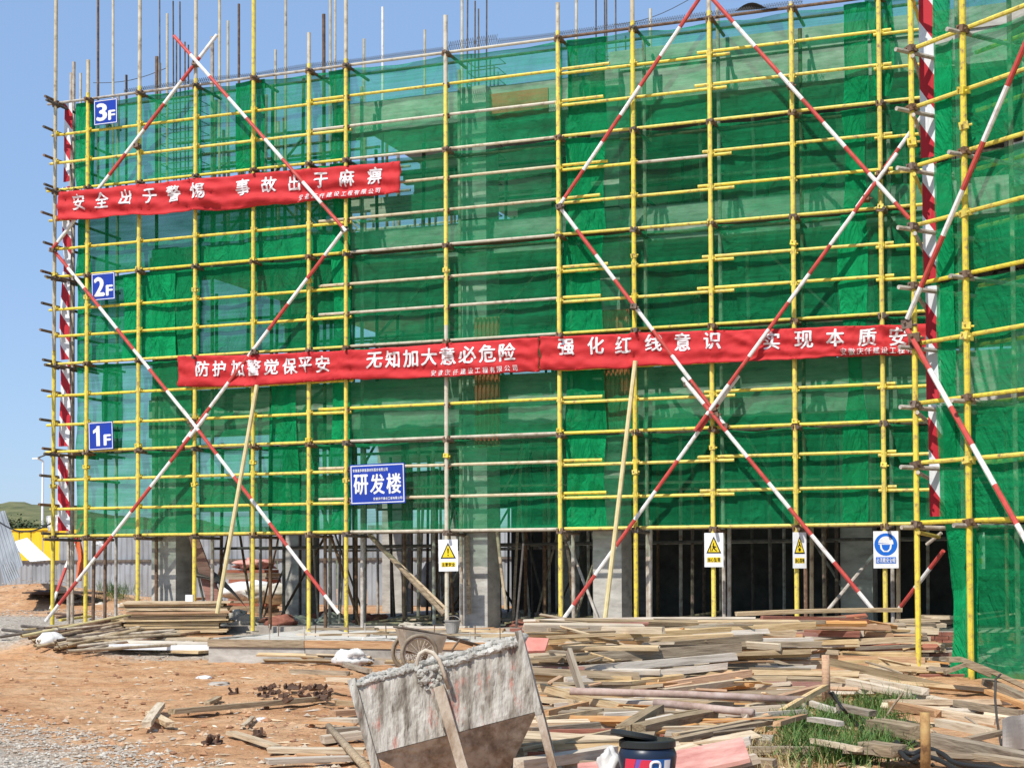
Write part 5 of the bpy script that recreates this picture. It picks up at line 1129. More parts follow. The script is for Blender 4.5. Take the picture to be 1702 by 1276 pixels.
# ---- painted pail in the foreground
pl = at(1076, 1232, 10.7); pz0 = pl.z - 0.36
pail = empty('paint_pail', (pl.x, pl.y, pz0), 'dark blue plastic pail with a colourful label and black lid', 'pail')
NAVY = mat('navy_plastic', (0.012, 0.022, 0.045), 0.35); LRED = mat('label_red', (0.62, 0.04, 0.08), 0.4); LBLUE = mat('label_blue', (0.02, 0.13, 0.40), 0.4); LVIO = mat('label_violet', (0.16, 0.10, 0.40), 0.4); LWHT = mat('label_white', (0.78, 0.80, 0.82), 0.4)
pc = Vector((pl.x, pl.y, pz0)); rp_ = 0.205
MB().lathe(pc, [(0.165, 0.0), (0.20, 0.26), (0.198, 0.285), (0.18, 0.33), (0.17, 0.335)], 40).build('body', NAVY, pail, smooth=True)
MB().lathe(pc, [(0.178, 0.327), (0.192, 0.329), (0.194, 0.333), (0.194, 0.372), (0.186, 0.379), (0.16, 0.376), (0.02, 0.374)], 40).build('rim', PLASTIC, pail)
toC = Vector((EYE.x - pc.x, EYE.y - pc.y, 0)).normalized(); a0 = math.atan2(toC.y, toC.x)
def patch(am, aw, z0, z1, m, name, off=0.003, sk=0.0):
    b = MB(); n = 14
    def f(u, v):
        z = z0 + (z1 - z0) * v; r = 0.165 + 0.035 * z / 0.26 + off; a = a0 + am + aw * (u - 0.5) + sk * (v - .5); return pc + Vector((math.cos(a) * r, math.sin(a) * r, z))
    b.sheet(f, n, 6, Vector((0, 0, 0)) - toC * 0.002); return b.build(name, m, pail)
patch(-0.75, 0.42, 0.06, 0.262, LRED, 'label_panel', sk=0.3); patch(-0.35, 0.36, 0.05, 0.262, LVIO, 'label_panel', sk=0.3); patch(-0.16, 0.34, 0.12, 0.258, LRED, 'label_panel', 0.0045, sk=0.25); patch(0.42, 0.95, 0.04, 0.262, LBLUE, 'label_panel'); patch(0.72, 0.26, 0.17, 0.255, LWHT, 'label_panel', 0.0055)
b = MB(); seg = 28; pts = []
for k in range(seg + 1):
    t = 2 * math.pi * k / seg; am = 0.27 + 0.165 * math.copysign(abs(math.cos(t)) ** 0.7, math.cos(t)); z = 0.215 + 0.032 * math.copysign(abs(math.sin(t)) ** 0.8, math.sin(t)); r = 0.165 + 0.035 * z / 0.26 + 0.008
    pts.append(pc + Vector((math.cos(a0 + am) * r, math.sin(a0 + am) * r, z)))
b.path(pts, 0.009, 6)
pts = [pc + Vector((math.cos(a0 + .27) * (0.165 + .035 * z / .26 + .008), math.sin(a0 + .27) * (0.165 + .035 * z / .26 + .008), z)) for z in (0.183, 0.12)]; b.path(pts, 0.010, 6)
b.build('label_emblem', LWHT, pail)
# a loose black lid lying askew on the pail
lt = pc + Vector((0, 0, 0.395)) - RH * 0.095; tilt = Matrix.Rotation(R(10), 3, Vector((FH.x, FH.y, 0))) @ Matrix.Rotation(R(-7), 3, Vector((RH.x, RH.y, 0)))
thing(MB().lathe(lt, [(0.155, -0.012), (0.16, 0.0), (0.16, 0.024), (0.152, 0.030), (0.135, 0.030), (0.130, 0.018), (0.02, 0.016)], 40, 0, tilt).build('pail_lid', PLASTIC, smooth=False), 'loose black lid lying askew on top of the pail', 'lid')
def lump(name, c, sx, sy, sz, m, label, cat, seed, group=None, rough_=0.35, basis=None, kind=None):
    b = MB(); nu, nv = 22, 12; bx, by = (basis or (RH, FH)); vs = []
    def f(u, v):
        th = 2 * math.pi * u; ph = math.pi * (v - 0.5); d = Vector((math.cos(th) * math.cos(ph), math.sin(th) * math.cos(ph), math.sin(ph)))
        q = 1 + rough_ * n3(d.x * 1.7 + seed, d.y * 1.7, d.z * 1.7) + rough_ * 0.5 * n3(d.x * 4.5 + seed, d.y * 4.5, d.z * 4.5)
        return c + (bx * (d.x * sx) + by * (d.y * sy) + Z * (d.z * sz)) * q
    b.grid(f, nu, nv); return thing(b.build(name, m, smooth=True), label, cat, group, kind)
lump('bag', at(1012, 1276, 10.9), 0.085, 0.12, 0.13, BAG, 'white woven bag slumped against the pail', 'bag', 3.3)
lump('bag', ghit(85, 1064, 0.08), 0.28, 0.25, 0.15, BAG, 'crumpled white plastic bag lying on the steel pipes', 'bag', 8.1)
lump('bag', ghit(585, 1095, 0.10), 0.30, 0.25, 0.15, BAG, 'crumpled white plastic sheet in front of the foundation strip', 'bag', 12.4, rough_=0.6)
lump('bag', ghit(606, 1086, 0.12), 0.17, 0.2, 0.20, BAG, 'grey white plastic scrap heaped beside the crumpled sheet', 'bag', 15.4, rough_=0.6)
lump('bag', ghit(557, 1092, 0.06), 0.10, 0.1, 0.07, mat('green_plastic', (0.06, 0.36, 0.08), 0.5), 'small green plastic bag beside the crumpled white sheet', 'bag', 2.4, rough_=0.5)
lump('stone', ghit(340, 1126, 0.01), 0.13, 0.1, 0.035, WHTSHEET, 'flat white plaster lump lying on the orange dirt', 'lump', 5.5)
lump('stone', ghit(365, 1137, 0.01), 0.16, 0.12, 0.04, CONCD, 'flat grey plaster lump beside the white one on the dirt', 'lump', 6.5)
lump('stone', ghit(435, 1196, 0.01), 0.07, 0.05, 0.03, WHTSHEET, 'small white plaster lump near the long foreground plank', 'lump', 9.5)

# ---- planks and offcuts on the open ground
def gplank(x1, y1, x2, y2, th, m, label, wide=None, lift=0.035, name='plank', group=None):
    a, b = ghit(x1, y1), ghit(x2, y2); D = ((a - EYE).dot(fw) + (b - EYE).dot(fw)) / 2; T = max(0.02, th / FPX * D * 0.9)
    a.z += lift + T / 2; b.z += lift + T / 2
    return bar_between(name, a, b, wide or max(T * 1.4, 0.07), T, m, label, 'plank', group, roll=random.uniform(-.05, .05))
gplank(282, 1192, 548, 1168, 9, WOODG, 'long weathered plank lying on the dirt before the hopper', 0.13)
gplank(243, 1220, 268, 1184, 9, WOODW, 'short squared pale block lying across another offcut', 0.09, 0.07)
gplank(248, 1194, 283, 1214, 9, WOOD, 'short pale offcut under the squared block', 0.09)
gplank(344, 1176, 364, 1166, 6, WOODG, 'small grey offcut lying alone on the dirt', 0.07)
gplank(403, 1214, 420, 1198, 4, WOOD, 'small thin offcut beside the white plaster lump', 0.05)
gplank(506, 1208, 592, 1212, 5, WOODO, 'thin orange brown lath left of the hopper'.replace('left of', 'beside'), 0.06)
gplank(383, 1226, 462, 1252, 7, WOOD, 'pale plank slanting down to the bottom planks before the hopper', 0.10)
gplank(443, 1256, 606, 1258, 9, WOODW, 'whitish plank lying flat before the hopper leg', 0.12)
gplank(487, 1266, 546, 1268, 8, WOODO, 'short orange brown offcut under the whitish plank', 0.10)
gplank(440, 1276, 605, 1270, 9, WOODW, 'pale plank lowest before the hopper', 0.14)
gplank(538, 1208, 598, 1210, 11, WOODW, 'thick pale plank end behind the hopper leg', 0.14)
gplank(534, 1242, 604, 1232, 14, WOODW, 'thick whitewashed plank end under the leaning pole', 0.16)
gplank(540, 1226, 600, 1222, 10, WOODG, 'grey plank end under the thick pale plank', 0.16)
gplank(550, 1195, 596, 1192, 10, WOODO, 'orange brown plank end nearest the hopper corner', 0.14)
gplank(556, 1176, 592, 1177, 8, WOOD, 'pale plank end halfway up beside the hopper', 0.12)
gplank(545, 1152, 594, 1158, 10, WOODO, 'reddish brown log like timber behind the rusty scrap', 0.12)
gplank(545, 1136, 590, 1138, 8, WOODW, 'pale timber end behind the rusty scrap', 0.1)
gplank(482, 1130, 580, 1134, 8, WOODG, 'dark plank lying over the rusty scrap', 0.11, 0.1)
gplank(551, 1100, 614, 1120, 7, WOODG, 'dark plank leaning beside the crumpled white sheet', 0.10, 0.02)
gplank(610, 1105, 640, 1098, 9, WOODO, 'orange brown offcut behind the hopper rim', 0.14)
gplank(420, 1082, 520, 1092, 5, WOOD, 'thin pale lath at the foot of the foundation strip', 0.07)
a, c = ghit(546, 1206, 0.14), ghit(612, 1280, 0.04)
thing(MB().path([a, a.lerp(c, .5), c], [0.03, 0.033, 0.034], 10).build('pole', WOODG, smooth=True), 'round grey wooden pole leaning among the planks beside the hopper', 'pole')
# rusty scrap
rd = random.Random(4)
SCRAP = noisy('scrap_rust', [(0.3, (0.05, 0.03, 0.022)), (0.6, (0.13, 0.075, 0.05)), (0.8, (0.24, 0.15, 0.11))], 10, rough=0.9)
for k in range(34):
    p = ghit(rd.uniform(432, 546), rd.uniform(1138, 1164), rd.uniform(0.02, 0.16)); s = rd.uniform(0.03, 0.075); mt = Matrix.Translation(p) @ Matrix.Rotation(rd.uniform(0, 6), 4, 'Z') @ Matrix.Rotation(rd.uniform(-1, 1), 4, 'X')
    b = MB(); b.box((-s * 1.5, -s * .5, -s * .35), (s * 1.5, s * .5, -s * .2), 0, mt); b.box((-s * 1.5, -s * .5, -s * .2), (-s * 1.3, s * .5, s * .5), 0, mt); b.box((s * 1.1, -s * .5, -s * .2), (s * 1.5, s * .5, s * .4), 0, mt)
    thing(b.build('steel_bracket', SCRAP), 'rusty steel bracket in the scrap heap beside the hopper', 'bracket', 'rusty brackets in the scrap heap')
for (px, py) in ((358, 1232), (424, 1224), (388, 1150), (345, 1232), (432, 1222)):
    p = ghit(px, py, 0.03); mt = Matrix.Translation(p) @ Matrix.Rotation(rd.uniform(0, 6), 4, 'Z') @ Matrix.Rotation(rd.uniform(-1, 1), 4, 'X'); b = MB(); b.box((-.06, -.03, -.02), (.06, .03, 0), 0, mt); b.box((-.06, -.03, 0), (-.04, .03, .06), 0, mt); b.tube(mt @ Vector((0.02, 0, 0)), mt @ Vector((0.05, 0.02, 0.07)), .015, 6)
    thing(b.build('pipe_clamp', SCRAP), 'rusty pipe clamp lying on the open dirt', 'clamp', 'rusty clamps on the dirt')

# ---- steel pipes and boards stacked by the far corner
rd = random.Random(12)
PIPEY = noisy('worn_pipe', [(0.3, (0.20, 0.13, 0.075)), (0.5, (0.44, 0.34, 0.21)), (0.75, (0.60, 0.50, 0.33))], 6, rough=0.65, rand=0.2)
def hollow(a, b, r, m, label, group):
    o = MB(); d = (b - a).normalized(); o.tube(a, b, r, 10, cap=False); o.tube(b, a, r * 0.8, 10, cap=False)
    return thing(o.build('steel_pipe', m), label, 'pipe', group)
for k in range(44):
    t = k / 44; x1 = rd.uniform(15, 150); lift = rd.uniform(0.03, 0.06) + (0.16 * (1 - abs(x1 - 95) / 95) * rd.random() + 0.02); y1 = 1083 - 32 * rd.random() ** 0.8 - (8 if x1 < 60 else 0)
    a = ghit(x1 + 20, y1, lift); ang = rd.gauss(0.80, 0.13); L = rd.uniform(1.5, 2.8); b2 = a + (RH * math.cos(ang) + FH * math.sin(ang)) * L; b2.z = ground_z(b2.x, b2.y) + lift + 0.02
    hollow(a, b2, 0.030, rd.choice((PIPEY, PIPEY, RUST)), 'worn steel pipe in the loose stack by the far scaffold corner', 'steel pipes by the far corner')
a, b2 = ghit(36, 1057, 0.22), ghit(228, 1019, 0.24); hollow(a, b2, 0.034, BAMBOO, 'long pale pipe lying on top of the loose pipe stack', None)
for (q, lb) in (((4, 1046, 60, 1052), 'dark pipe end sticking out farthest from the stack'), ((36, 1040, 110, 1046), 'dark pipe lying behind the pale pipe'), ((0, 1058, 70, 1047), 'dark pipe crossing under the pale pipe')):
    hollow(ghit(q[0], q[1], .08), ghit(q[2], q[3], .1), 0.03, DARKPIPE, lb, None)
sb = ghit(300, 1062); zz = sb.z - 0.02
base = ghit(288, 1062)
for k in range(17):
    off = rd.uniform(-0.10, 0.10); L = rd.uniform(1.75, 2.15); th = rd.choice((0.02, 0.045, 0.03, 0.05)); cx = base + RH * off + FH * (0.40 + rd.uniform(-.05, .05)); cx.z = zz + th / 2; zz += th + 0.006
    bar_between('plywood_sheet', cx - RH * L / 2 - FH * 0.12, cx + RH * L / 2 + FH * 0.12, 0.85, th, rd.choice((WOOD, WOODO, WOOD, WOODG)), 'plywood sheet in the low stack beside the steel pipes', 'sheet', 'plywood sheets in the low stack')
for (q, m, lb) in (((182, 1074, 372, 1078, 7), WOODW, 'whitish board on top beside the plywood stack'), ((178, 1082, 372, 1084, 9), WHTSHEET, 'bright white board lowest beside the plywood stack'), ((290, 1088, 340, 1090, 5), WOOD, 'short tan board under the bright white one'), ((330, 1070, 392, 1086, 5), WOODG, 'grey board end beside the bright white one'), ((200, 1066, 350, 1068, 5), WOOD, 'tan board between the white boards and the plywood stack')):
    gplank(*q, m, lb, 0.28, 0.05, 'board')
for k in range(9):
    y = rd.uniform(1024, 1036); x = rd.uniform(228, 300); gplank(x, y, x + rd.uniform(60, 120), y - rd.uniform(2, 16), 5, rd.choice((WOOD, WOODO, WOODG)), 'loose board behind the plywood stack', 0.15, rd.uniform(0.1, 0.35), 'board', 'loose boards behind the plywood stack')
for (x1, y1, x2, y2) in ((95, 1026, 140, 1020), (100, 1030, 150, 1024), (80, 1018, 120, 1022)):
    thing(MB().tube(ghit(x1, y1, .06), ghit(x2, y2, .06), 0.03, 8).build('steel_pipe', YEL if y1 == 1030 else RUST), 'short pipe lying at the foot of the corner pole', 'pipe', 'short pipes at the corner foot')
striped((onY(137, 868, 1.3), onY(84, 1012, 0.2)), 0.034, 'corner_brace', scaf, 0.55, 0)

# ---- stuff in and in front of the open ground storey
prop(614, 888, 738, 1020, 0.70, 0.50, 0.05, WOODG, 'raking_timber', 'grey squared timber raking down to the exclamation warning sign', 'timber')
prop(628, 902, 742, 1012, 0.78, 0.55, 0.03, WOOD, 'raking_timber', 'thin pale timber beside the grey one raking down to the exclamation warning sign', 'timber')
prop(826, 884, 841, 1012, 0.66, 0.55, 0.032, PIPEY, 'leaning_prop', 'worn yellow prop leaning beside the concrete column with horizontal shadow bands', 'prop')
prop(870, 903, 858, 1042, 0.2, -0.4, 0.022, DARKPIPE, 'leaning_rod', 'dark steel rod standing askew before the black opening', 'rod')
prop(938, 884, 960, 1008, 0.9, 0.7, 0.034, RUST, 'leaning_prop', 'rusty prop leaning beside the yellow pole at the end of the bare rails', 'prop')
prop(945, 900, 996, 1034, 0.8, 0.4, 0.028, BARE, 'leaning_prop', 'bare steel prop leaning towards the second concrete column', 'prop')
prop(1452, 922, 1374, 1016, 0.9, 0.3, 0.034, BARE, 'leaning_prop', 'dull grey brace sloping behind the mandatory sign', 'prop')
prop(776, 890, 780, 1020, 0.66, 0.60, 0.045, WOODG, 'shutter_post', 'weathered timber post standing against the concrete column', 'post')
prop(1540, 905, 1565, 885, 0.2, 0.1, 0.03, BARE, 'short_tube', 'short bare tube under the lowest rail at the wing corner', 'tube')
for (px, Y, m) in ((155, YI, RUST), (605, 2.2, BARE), (695, 3.0, BARE), (905, 2.6, RUST), (1080, 0.60, BARE), (1211, 0.60, BARE), (1348, 0.60, PIPEY), (1370, 2.4, RUST), (1492, 0.60, PIPEY), (1131, 3.2, BARE), (1390, 3.3, RUST)):
    q = onY(px, 950, Y); thing(MB().tube((q.x, Y, 0.42), (q.x + 0.02, Y, 2.5 if Y < 1 else SL2 - 1.0), 0.037, 8).build('upright_prop', m), 'plain upright prop standing in the open ground storey', 'prop', 'upright props in the open ground storey')
b = MB(); P = [onY(312, 885, 0.95), onY(326, 885, 0.95), onY(372, 1006, 0.8), onY(345, 1006, 0.8)]; b.add(P + [p + Vector((0, .04, 0)) for p in P], [(0, 1, 2, 3), (7, 6, 5, 4), (0, 4, 5, 1), (1, 5, 6, 2), (2, 6, 7, 3), (3, 7, 4, 0)])
thing(b.build('leaning_board', WOODR), 'dark red brown board leaning on the first concrete column', 'board')
b = MB(); b.sheet(lambda u, v: onY(325 + 85 * u, 958 + 52 * u - 26 * (1 - u) * (1 - v) - 12 * math.sin(u * 3.1), 1.3 - 0.6 * v), 14, 5, (0, 0.01, -0.01))
thing(b.build('bent_sheet', noisy('dark_sheet', [(0.3, (0.05, 0.045, 0.04)), (0.7, (0.14, 0.125, 0.105))], 4, rough=0.6)), 'dark bent sheet lying at the foot of the leaning red board', 'sheet')
P0 = onY(308, 988, -0.4); P1 = onY(320, 1016, -0.4); MBx = MB(); MBx.box((P0.x, -0.4, P1.z), (P1.x, -0.36, P0.z)); thing(MBx.build('white_panel', WHTSHEET), 'small whitish panel standing behind the plywood stack', 'panel')
for (px, py, Y, s, m, lb) in ((422, 938, 11.0, (0.55, .5, .16), PINKPLY, 'pinkish stack of forms seen through the open storey'), (412, 982, 9.0, (0.8, .6, .26), BAG, 'whitish rubble heap seen through the open storey'), (452, 985, 8.0, (0.7, .5, .25), BLOCK, 'pale rubble heap beside the whitish one'), (738, 975, 12.0, (.8, .6, .6), CONCD, 'dark rubble heap beyond the exclamation warning sign')):
    q = onY(px, py, Y); lump('rubble_heap', Vector((q.x, Y, max(q.z, FLOOR))), *s, m, lb, 'rubble', px * .1, rough_=0.5)
q = onY(422, 940, 11.0); zz_ = FLOOR
while zz_ < q.z - 0.12:
    hh = rd.uniform(.05, .12); thing(MB().box((q.x - rd.uniform(.5, .65), 10.6, zz_), (q.x + rd.uniform(.5, .65), 11.4, zz_ + hh)).build('form_panel', rd.choice((WOODR, WOODG, WOODG))), 'form panel in the reddish stack seen through the open storey', 'panel', 'form panels in the reddish stack'); zz_ += hh + .004
for k in range(22):                                    # boards lying on the shaded floor
    px = rd.uniform(560, 1560); Y = rd.uniform(0.9, 4.5); q = onY(px, 1015, Y); ang = rd.gauss(0, 0.3); L = rd.uniform(0.8, 2.4)
    bar_between('floor_board', (q.x, Y, FLOOR + 0.03), (q.x + L * math.cos(ang), Y + L * math.sin(ang), FLOOR + 0.05 + rd.uniform(0, .25)), 0.14, 0.035, rd.choice((WOODG, WOOD)), 'board lying on the shaded floor of the open storey', 'board', 'boards on the shaded floor')

for k in range(26):
    px = rd.uniform(330, 960); Y = rd.uniform(1.6, 6.5); q = onY(px, 950, Y); ln = rd.gauss(0, 0.25) if rd.random() < .7 else rd.choice((-1, 1)) * rd.uniform(.6, 1.3)
    thing(MB().tube((q.x, Y, FLOOR), (q.x + ln, Y + rd.uniform(-.3, .3), rd.uniform(2.6, 4.3)), rd.uniform(.022, .036), 6).build('thin_prop', rd.choice((RUST, DARKPIPE, BARE, WOODG))), 'thin prop standing or leaning in the shaded ground storey', 'prop', 'thin props in the shaded ground storey')
for k in range(16):
    px = rd.uniform(340, 900); Y = rd.uniform(1.2, 5.5); q = onY(px, 1000, Y); lump('rubble_lump', Vector((q.x, Y, FLOOR + .03)), rd.uniform(.12, .4), rd.uniform(.12, .3), rd.uniform(.06, .2), rd.choice((CONCD, BLOCK, BRICK)), 'lump of rubble on the shaded floor', 'rubble', px * .37, 'rubble lumps on the shaded floor', 0.6)

# ---- hoardings, lamp and bushes beyond the building
def corrugated(x0, x1, y, z0, z1, name, m, parent, per=0.22, dep=0.035, wob=0.0, skew=0.0):
    n = max(2, int((x1 - x0) / per * 4)); prof = (0, 0, 1, 1)
    b = MB(); b.sheet(lambda u, v: Vector((x0 + (x1 - x0) * u + skew * v, y - dep * prof[int(round(u * n)) % 4] + wob * n3(x0 + u * 2, v * 2, 3), z0 + (z1 - z0) * v)), n, 4, (0, 0.004, 0)); return b.build(name, m, parent)
YF = 21.0
def zrow(px, py, Y): return onY(px, py, Y).z
z_a, z_b, z_c = 0.25, zrow(300, 931, YF), zrow(300, 882, YF)
fx0, fx1 = onY(-30, 950, YF).x, onY(1050, 950, YF).x; fxu = onY(84, 950, YF).x
fen = empty('grey_hoarding', ((fx0 + fx1) / 2, YF, z_a), 'grey corrugated steel hoarding behind the building', 'hoarding')
x = fx0; k = 0
while x < fx1:
    corrugated(x, x + 1.12, YF - 0.01 * (k % 2), z_a, z_b - 0.03, 'panel', GREYMET, fen, wob=0.05, skew=rd.uniform(-.05, .05))
    if x > fxu: corrugated(x, x + 1.12, YF + 0.05 + 0.01 * (k % 2), z_b + 0.03, z_c + rd.uniform(-.12, .12), 'panel', GREYMET, fen, wob=0.04)
    x += 1.14; k += 1
MB().box((fx0, YF - 0.1, z_b - 0.04), (fx1, YF - 0.05, z_b + 0.04)).build('rail', DARKPIPE, fen)
yh = 45.0; yx0, yx1 = onY(-20, 900, yh).x, onY(98, 900, yh).x
yf = empty('yellow_hoarding', ((yx0 + yx1) / 2, yh, 0), 'bright yellow site hoarding seen past the far scaffold corner', 'hoarding')
for k in range(6):
    xa = onY(13, 900, yh).x + k * (yx1 - yx0) / 6; corrugated(xa, xa + (yx1 - yx0) / 6 - 0.06, yh, zrow(50, 945, yh), zrow(50, 881, yh), 'panel', YELSHEET, yf, per=0.7, dep=0.05)
MB().box((yx0, yh - 0.12, zrow(50, 881, yh)), (yx1, yh + 0.02, zrow(50, 879, yh) + 0.03)).build('rail', YELSHEET, yf)
def flatsheet(c4, D4, m, label, corr=0.03, n=24, name='loose_sheet'):
    P = [at(x, y, D) for (x, y), D in zip(c4, D4)]; prof = (0, 0, 1, 1)
    b = MB(); b.sheet(lambda u, v: P[0].lerp(P[1], u).lerp(P[3].lerp(P[2], u), v) + FH * (corr * prof[int(round(u * n)) % 4] + 0.06 * n3(u * 3, v * 3, 5)), n, 8, FH * 0.006); return thing(b.build(name, m), label, 'sheet')
flatsheet([(50, 933), (84, 930), (45, 893), (17, 902)], [47, 47, 49, 49], WHTSHEET, 'white roofing sheet collapsed against the yellow hoarding', 0.03)
flatsheet([(8, 972), (38, 938), (8, 848), (-22, 852)], [44, 44, 46, 46], GREYMET, 'grey corrugated sheet leaning over at the picture edge beside the yellow hoarding', 0.05)
flatsheet([(14, 968), (34, 958), (22, 930), (2, 938)], [43, 43, 43.5, 43.5], GREYMET, 'crumpled grey sheet at the foot of the leaning one', 0.05)
flatsheet([(80, 882), (98, 882), (96, 855), (76, 857)], [46, 46, 46, 46], WHTSHEET, 'pale sheet scrap standing above the yellow hoarding', 0.02)
flatsheet([(152, 906), (178, 908), (160, 890), (154, 889)], [40, 40, 40, 40], WHTSHEET, 'white sheet scrap hanging on the grey hoarding', 0.01)
DARKB = noisy('dark_form', [(0.3, (0.04, 0.028, 0.022)), (0.7, (0.12, 0.085, 0.065))], 4, (0.5, 6, 6), 0.9)
for k in range(16):
    x1 = rd.uniform(40, 95); y = rd.uniform(960, 988); lf = 0.05 + 0.45 * rd.random() * (1 - abs(x1 - 75) / 60); a = ghit(x1, 988 - rd.uniform(0, 8), lf); b2 = ghit(x1 + rd.uniform(55, 85), 986, lf + rd.uniform(-.06, .1))
    bar_between('dark_board', a, b2, 0.4, 0.04, DARKB, 'dark form board in the black stack before the grey hoarding', 'board', 'dark boards before the grey hoarding')
for (x, y, s) in ((112, 985, .3), (140, 992, .22), (120, 993, .2), (165, 1000, .25), (205, 1002, .3)):
    lump('stone', ghit(x, y + 8), s, s * .8, s * .5, BLOCK, 'pale rubble block before the dark board stack', 'rubble', x * .3, 'pale rubble before the dark stack')
OR = noisy('orange_cloth', [(0.3, (0.62, 0.10, 0.04)), (0.7, (0.75, 0.20, 0.06))], 3, rough=0.6)
b = MB(); b.sheet(lambda u, v: at(121 + 10 * u + 9 * math.sin(v * 2.5) * (1 if v < .6 else .8), 890 + 75 * v, 35.5 + 0.1 * math.sin(u * 5 + v * 4)), 8, 20, FH * 0.01)
thing(b.build('red_cloth', OR), 'orange red cloth hanging at the far scaffold corner', 'cloth')
# street lamp far off
lp = at(70, 838, 118); lamp = empty('street_lamp', (lp.x, lp.y, -1), 'slim white street lamp on the grassy hill', 'street lamp')
ltop = at(71.5, 766, 118); s1 = at(62, 761.5, 118); LW = mat('lamp_white', (0.85, 0.87, 0.9), 0.4)
MB().tube((lp.x, lp.y, -1), ltop, 0.10, 8, r2=0.08).build('pole', LW, lamp); MB().tube(ltop, s1, 0.07, 8).build('arm', LW, lamp)
MB().box((s1.x - 0.35, s1.y - .15, s1.z - .06), (s1.x + .15, s1.y + .15, s1.z + .04)).build('lamp_head', LW, lamp)
b = MB(); q = at(73, 758, 118); b.hexa([q + RH * -.4 + FH * -.3 - Z * .15, q + RH * .4 + FH * -.3 + Z * .15, q + RH * .4 + FH * .3 + Z * .2, q + RH * -.4 + FH * .3 - Z * .1] + [p + Z * .05 for p in (q + RH * -.4 + FH * -.3 - Z * .15, q + RH * .4 + FH * -.3 + Z * .15, q + RH * .4 + FH * .3 + Z * .2, q + RH * -.4 + FH * .3 - Z * .1)]); b.build('solar_panel', DARKPIPE, lamp)
LEAF = noisy('bush_leaf', [(0.3, (0.025, 0.045, 0.015)), (0.7, (0.075, 0.105, 0.035))], 2, rough=0.7)
for k, (px, py, D, wd_, ht) in enumerate(((18, 884, 104, 1.2, 0.72), (38, 884, 104, 1.2, 0.62), (55, 885, 106, 1.2, 0.52), (72, 885, 108, 1.2, 0.5), (5, 885, 102, 1.1, 0.7))):
    c = at(px, py, D); c.z -= 0.3; t = empty('bush', (c.x, c.y, 0), 'dark bush growing behind the yellow hoarding', 'bush', 'bushes behind the yellow hoarding'); b = MB(); rr = random.Random(k)
    for _ in range(900):
        d = Vector((rr.gauss(0, .5) * wd_, rr.gauss(0, .4) * wd_, abs(rr.gauss(0, .6)) * ht * 1.2)); p = c + d; s = rr.uniform(.05, .11); a = rr.uniform(0, 6.28); e1 = Vector((math.cos(a), math.sin(a), rr.uniform(-.6, .6))) * s; e2 = Vector((-math.sin(a), math.cos(a), rr.uniform(-.8, .8))) * s
        b.add([p - e1, p - e2, p + e1, p + e2], [(0, 1, 2, 3)])
    b.build('foliage', LEAF, t)
    b = MB()
    for j in range(5): b.tube((c.x + rr.uniform(-.2, .2), c.y, 0), (c.x + rr.uniform(-.5, .5) * wd_, c.y + rr.uniform(-.2, .2), c.z + ht * rr.uniform(.4, 1.1)), .03, 5, r2=.01)
    b.build('stem', WOODG, t)
# thin cable slung across to the corner pole
A, B_ = at(-10, 861, 36), onY(88, 868, 0.5)
thing(MB().path([A.lerp(B_, t) - Z * 0.25 * math.sin(math.pi * t) for t in [k / 10 for k in range(11)]], 0.018, 5).build('cable', RUBBER), 'thin black cable slung to the far corner pole', 'cable')
# overhead wires beyond the top deck
for (q, lb) in (((1020, 42, 1150, -3, 6), 'thin overhead wire behind the deck beyond the bare rails'), ((155, 138, 280, 112, 4), 'thin wire strung between the uprights at the far corner')):
    A, B_ = onY(q[0], q[1], q[4]), onY(q[2], q[3], q[4]); thing(MB().path([A.lerp(B_, t) - Z * 0.12 * math.sin(math.pi * t) for t in [k / 8 for k in range(9)]], 0.008, 4).build('overhead_wire', WIREM), lb, 'wire')

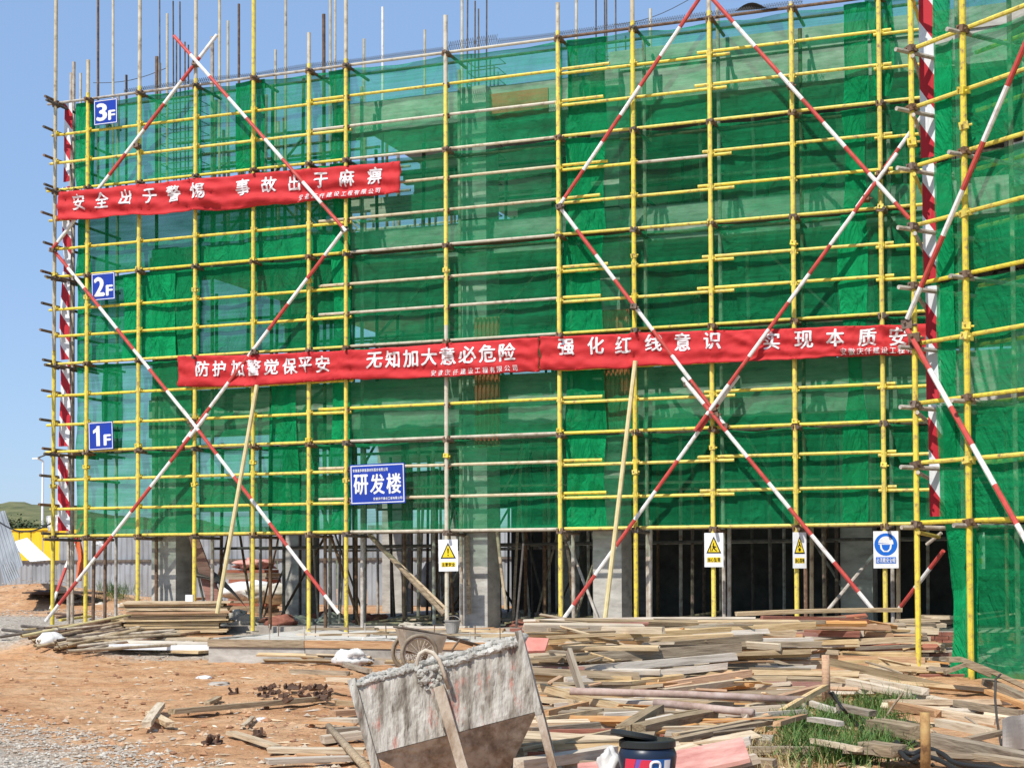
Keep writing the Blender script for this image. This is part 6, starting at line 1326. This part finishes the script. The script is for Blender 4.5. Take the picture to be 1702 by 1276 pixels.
# ---- gravel, clods and chips on the open ground
def scatter(name, n, region, smin, smax, mats, label, seed, flat=0.6, chips=False):
    rr = random.Random(seed); b = MB(); ico = [Vector(p) for p in ((0, 0, 1), (1, 0, .1), (0, 1, -.1), (-1, 0, .1), (0, -1, -.1), (0, 0, -1))]; fs = [(0, 1, 2), (0, 2, 3), (0, 3, 4), (0, 4, 1), (5, 2, 1), (5, 3, 2), (5, 4, 3), (5, 1, 4)]
    for _ in range(n):
        q = region(rr)
        if q is None: continue
        s = smin + (smax - smin) * rr.random() ** 2.5; a = rr.uniform(0, 6.28); ca, sa = math.cos(a), math.sin(a); el = rr.uniform(1.5, 4) if chips else rr.uniform(0.8, 1.4); z = ground_z(q[0], q[1]); vs = []
        for p in ico:
            x, y = p.x * s * el * rr.uniform(.75, 1.2), p.y * s * rr.uniform(.75, 1.2) * (0.5 if chips else 1); vs.append(Vector((q[0] + x * ca - y * sa, q[1] + x * sa + y * ca, z + p.z * s * flat * rr.uniform(.7, 1.2) + s * .2)))
        b.add(vs, fs, rr.randrange(len(mats)))
    o = b.build(name, mats, origin=Vector((0, 0, 0))); return thing(o, label, None, None, 'stuff')
def region_px(x0, x1, y0, y1, cond=None):
    def f(rr):
        px, py = rr.uniform(x0, x1), y0 + (y1 - y0) * rr.random() ** 1.0
        if cond and not cond(px, py, rr): return None
        p = onZ(px, py, 0.0); return (p.x, p.y)
    return f
GS = [mat('gravel_a', (0.41, 0.37, 0.31), .9), mat('gravel_b', (0.31, 0.275, 0.225), .9), mat('gravel_c', (0.50, 0.455, 0.385), .9), mat('gravel_d', (0.38, 0.31, 0.24), .9)]
scatter('gravel', 15000, region_px(-60, 420, 1180, 1300, lambda x, y, r: y > 1186 + 0.24 * x + 14 * n3(x * .03, y * .05) + r.gauss(0, 7)), 0.005, 0.026, GS, 'grey gravel spread over the near track', 21)
CS = [mat('clod_a', (0.40, 0.215, 0.115), .95), mat('clod_b', (0.27, 0.14, 0.08), .95), mat('clod_c', (0.50, 0.32, 0.19), .95), mat('clod_d', (0.46, 0.38, 0.29), .95)]
scatter('dirt_clods', 5000, region_px(-60, 900, 1092, 1300, lambda x, y, r: r.random() < 0.35 + 0.9 * max(0, n3(x * .008, y * .03, 4)) and (x > 330 or y < 1200 + .25 * x)), 0.007, 0.05, CS, 'clods and crumbs of orange dirt on the open ground', 22, 0.7)
scatter('wood_chips', 1700, region_px(200, 900, 1092, 1300, lambda x, y, r: r.random() < 0.3 + max(0, n3(x * .01, y * .03, 9))), 0.01, 0.045, [mat('chip_a', (0.55, 0.43, 0.28), .9), mat('chip_b', (0.34, 0.25, 0.16), .9), mat('chip_c', (0.66, 0.58, 0.46), .9)], 'chips and splinters of timber on the dirt', 23, 0.35, True)
scatter('wood_chips', 1500, region_px(880, 1560, 1120, 1300), 0.01, 0.05, [mat('chip_d', (0.55, 0.43, 0.28), .9), mat('chip_e', (0.34, 0.25, 0.16), .9)], 'chips and splinters under the timber heap', 24, 0.35, True)
scatter('gravel', 5000, region_px(-40, 360, 998, 1062), 0.012, 0.045, GS, 'grey gravel spread beside the far scaffold corner', 25)
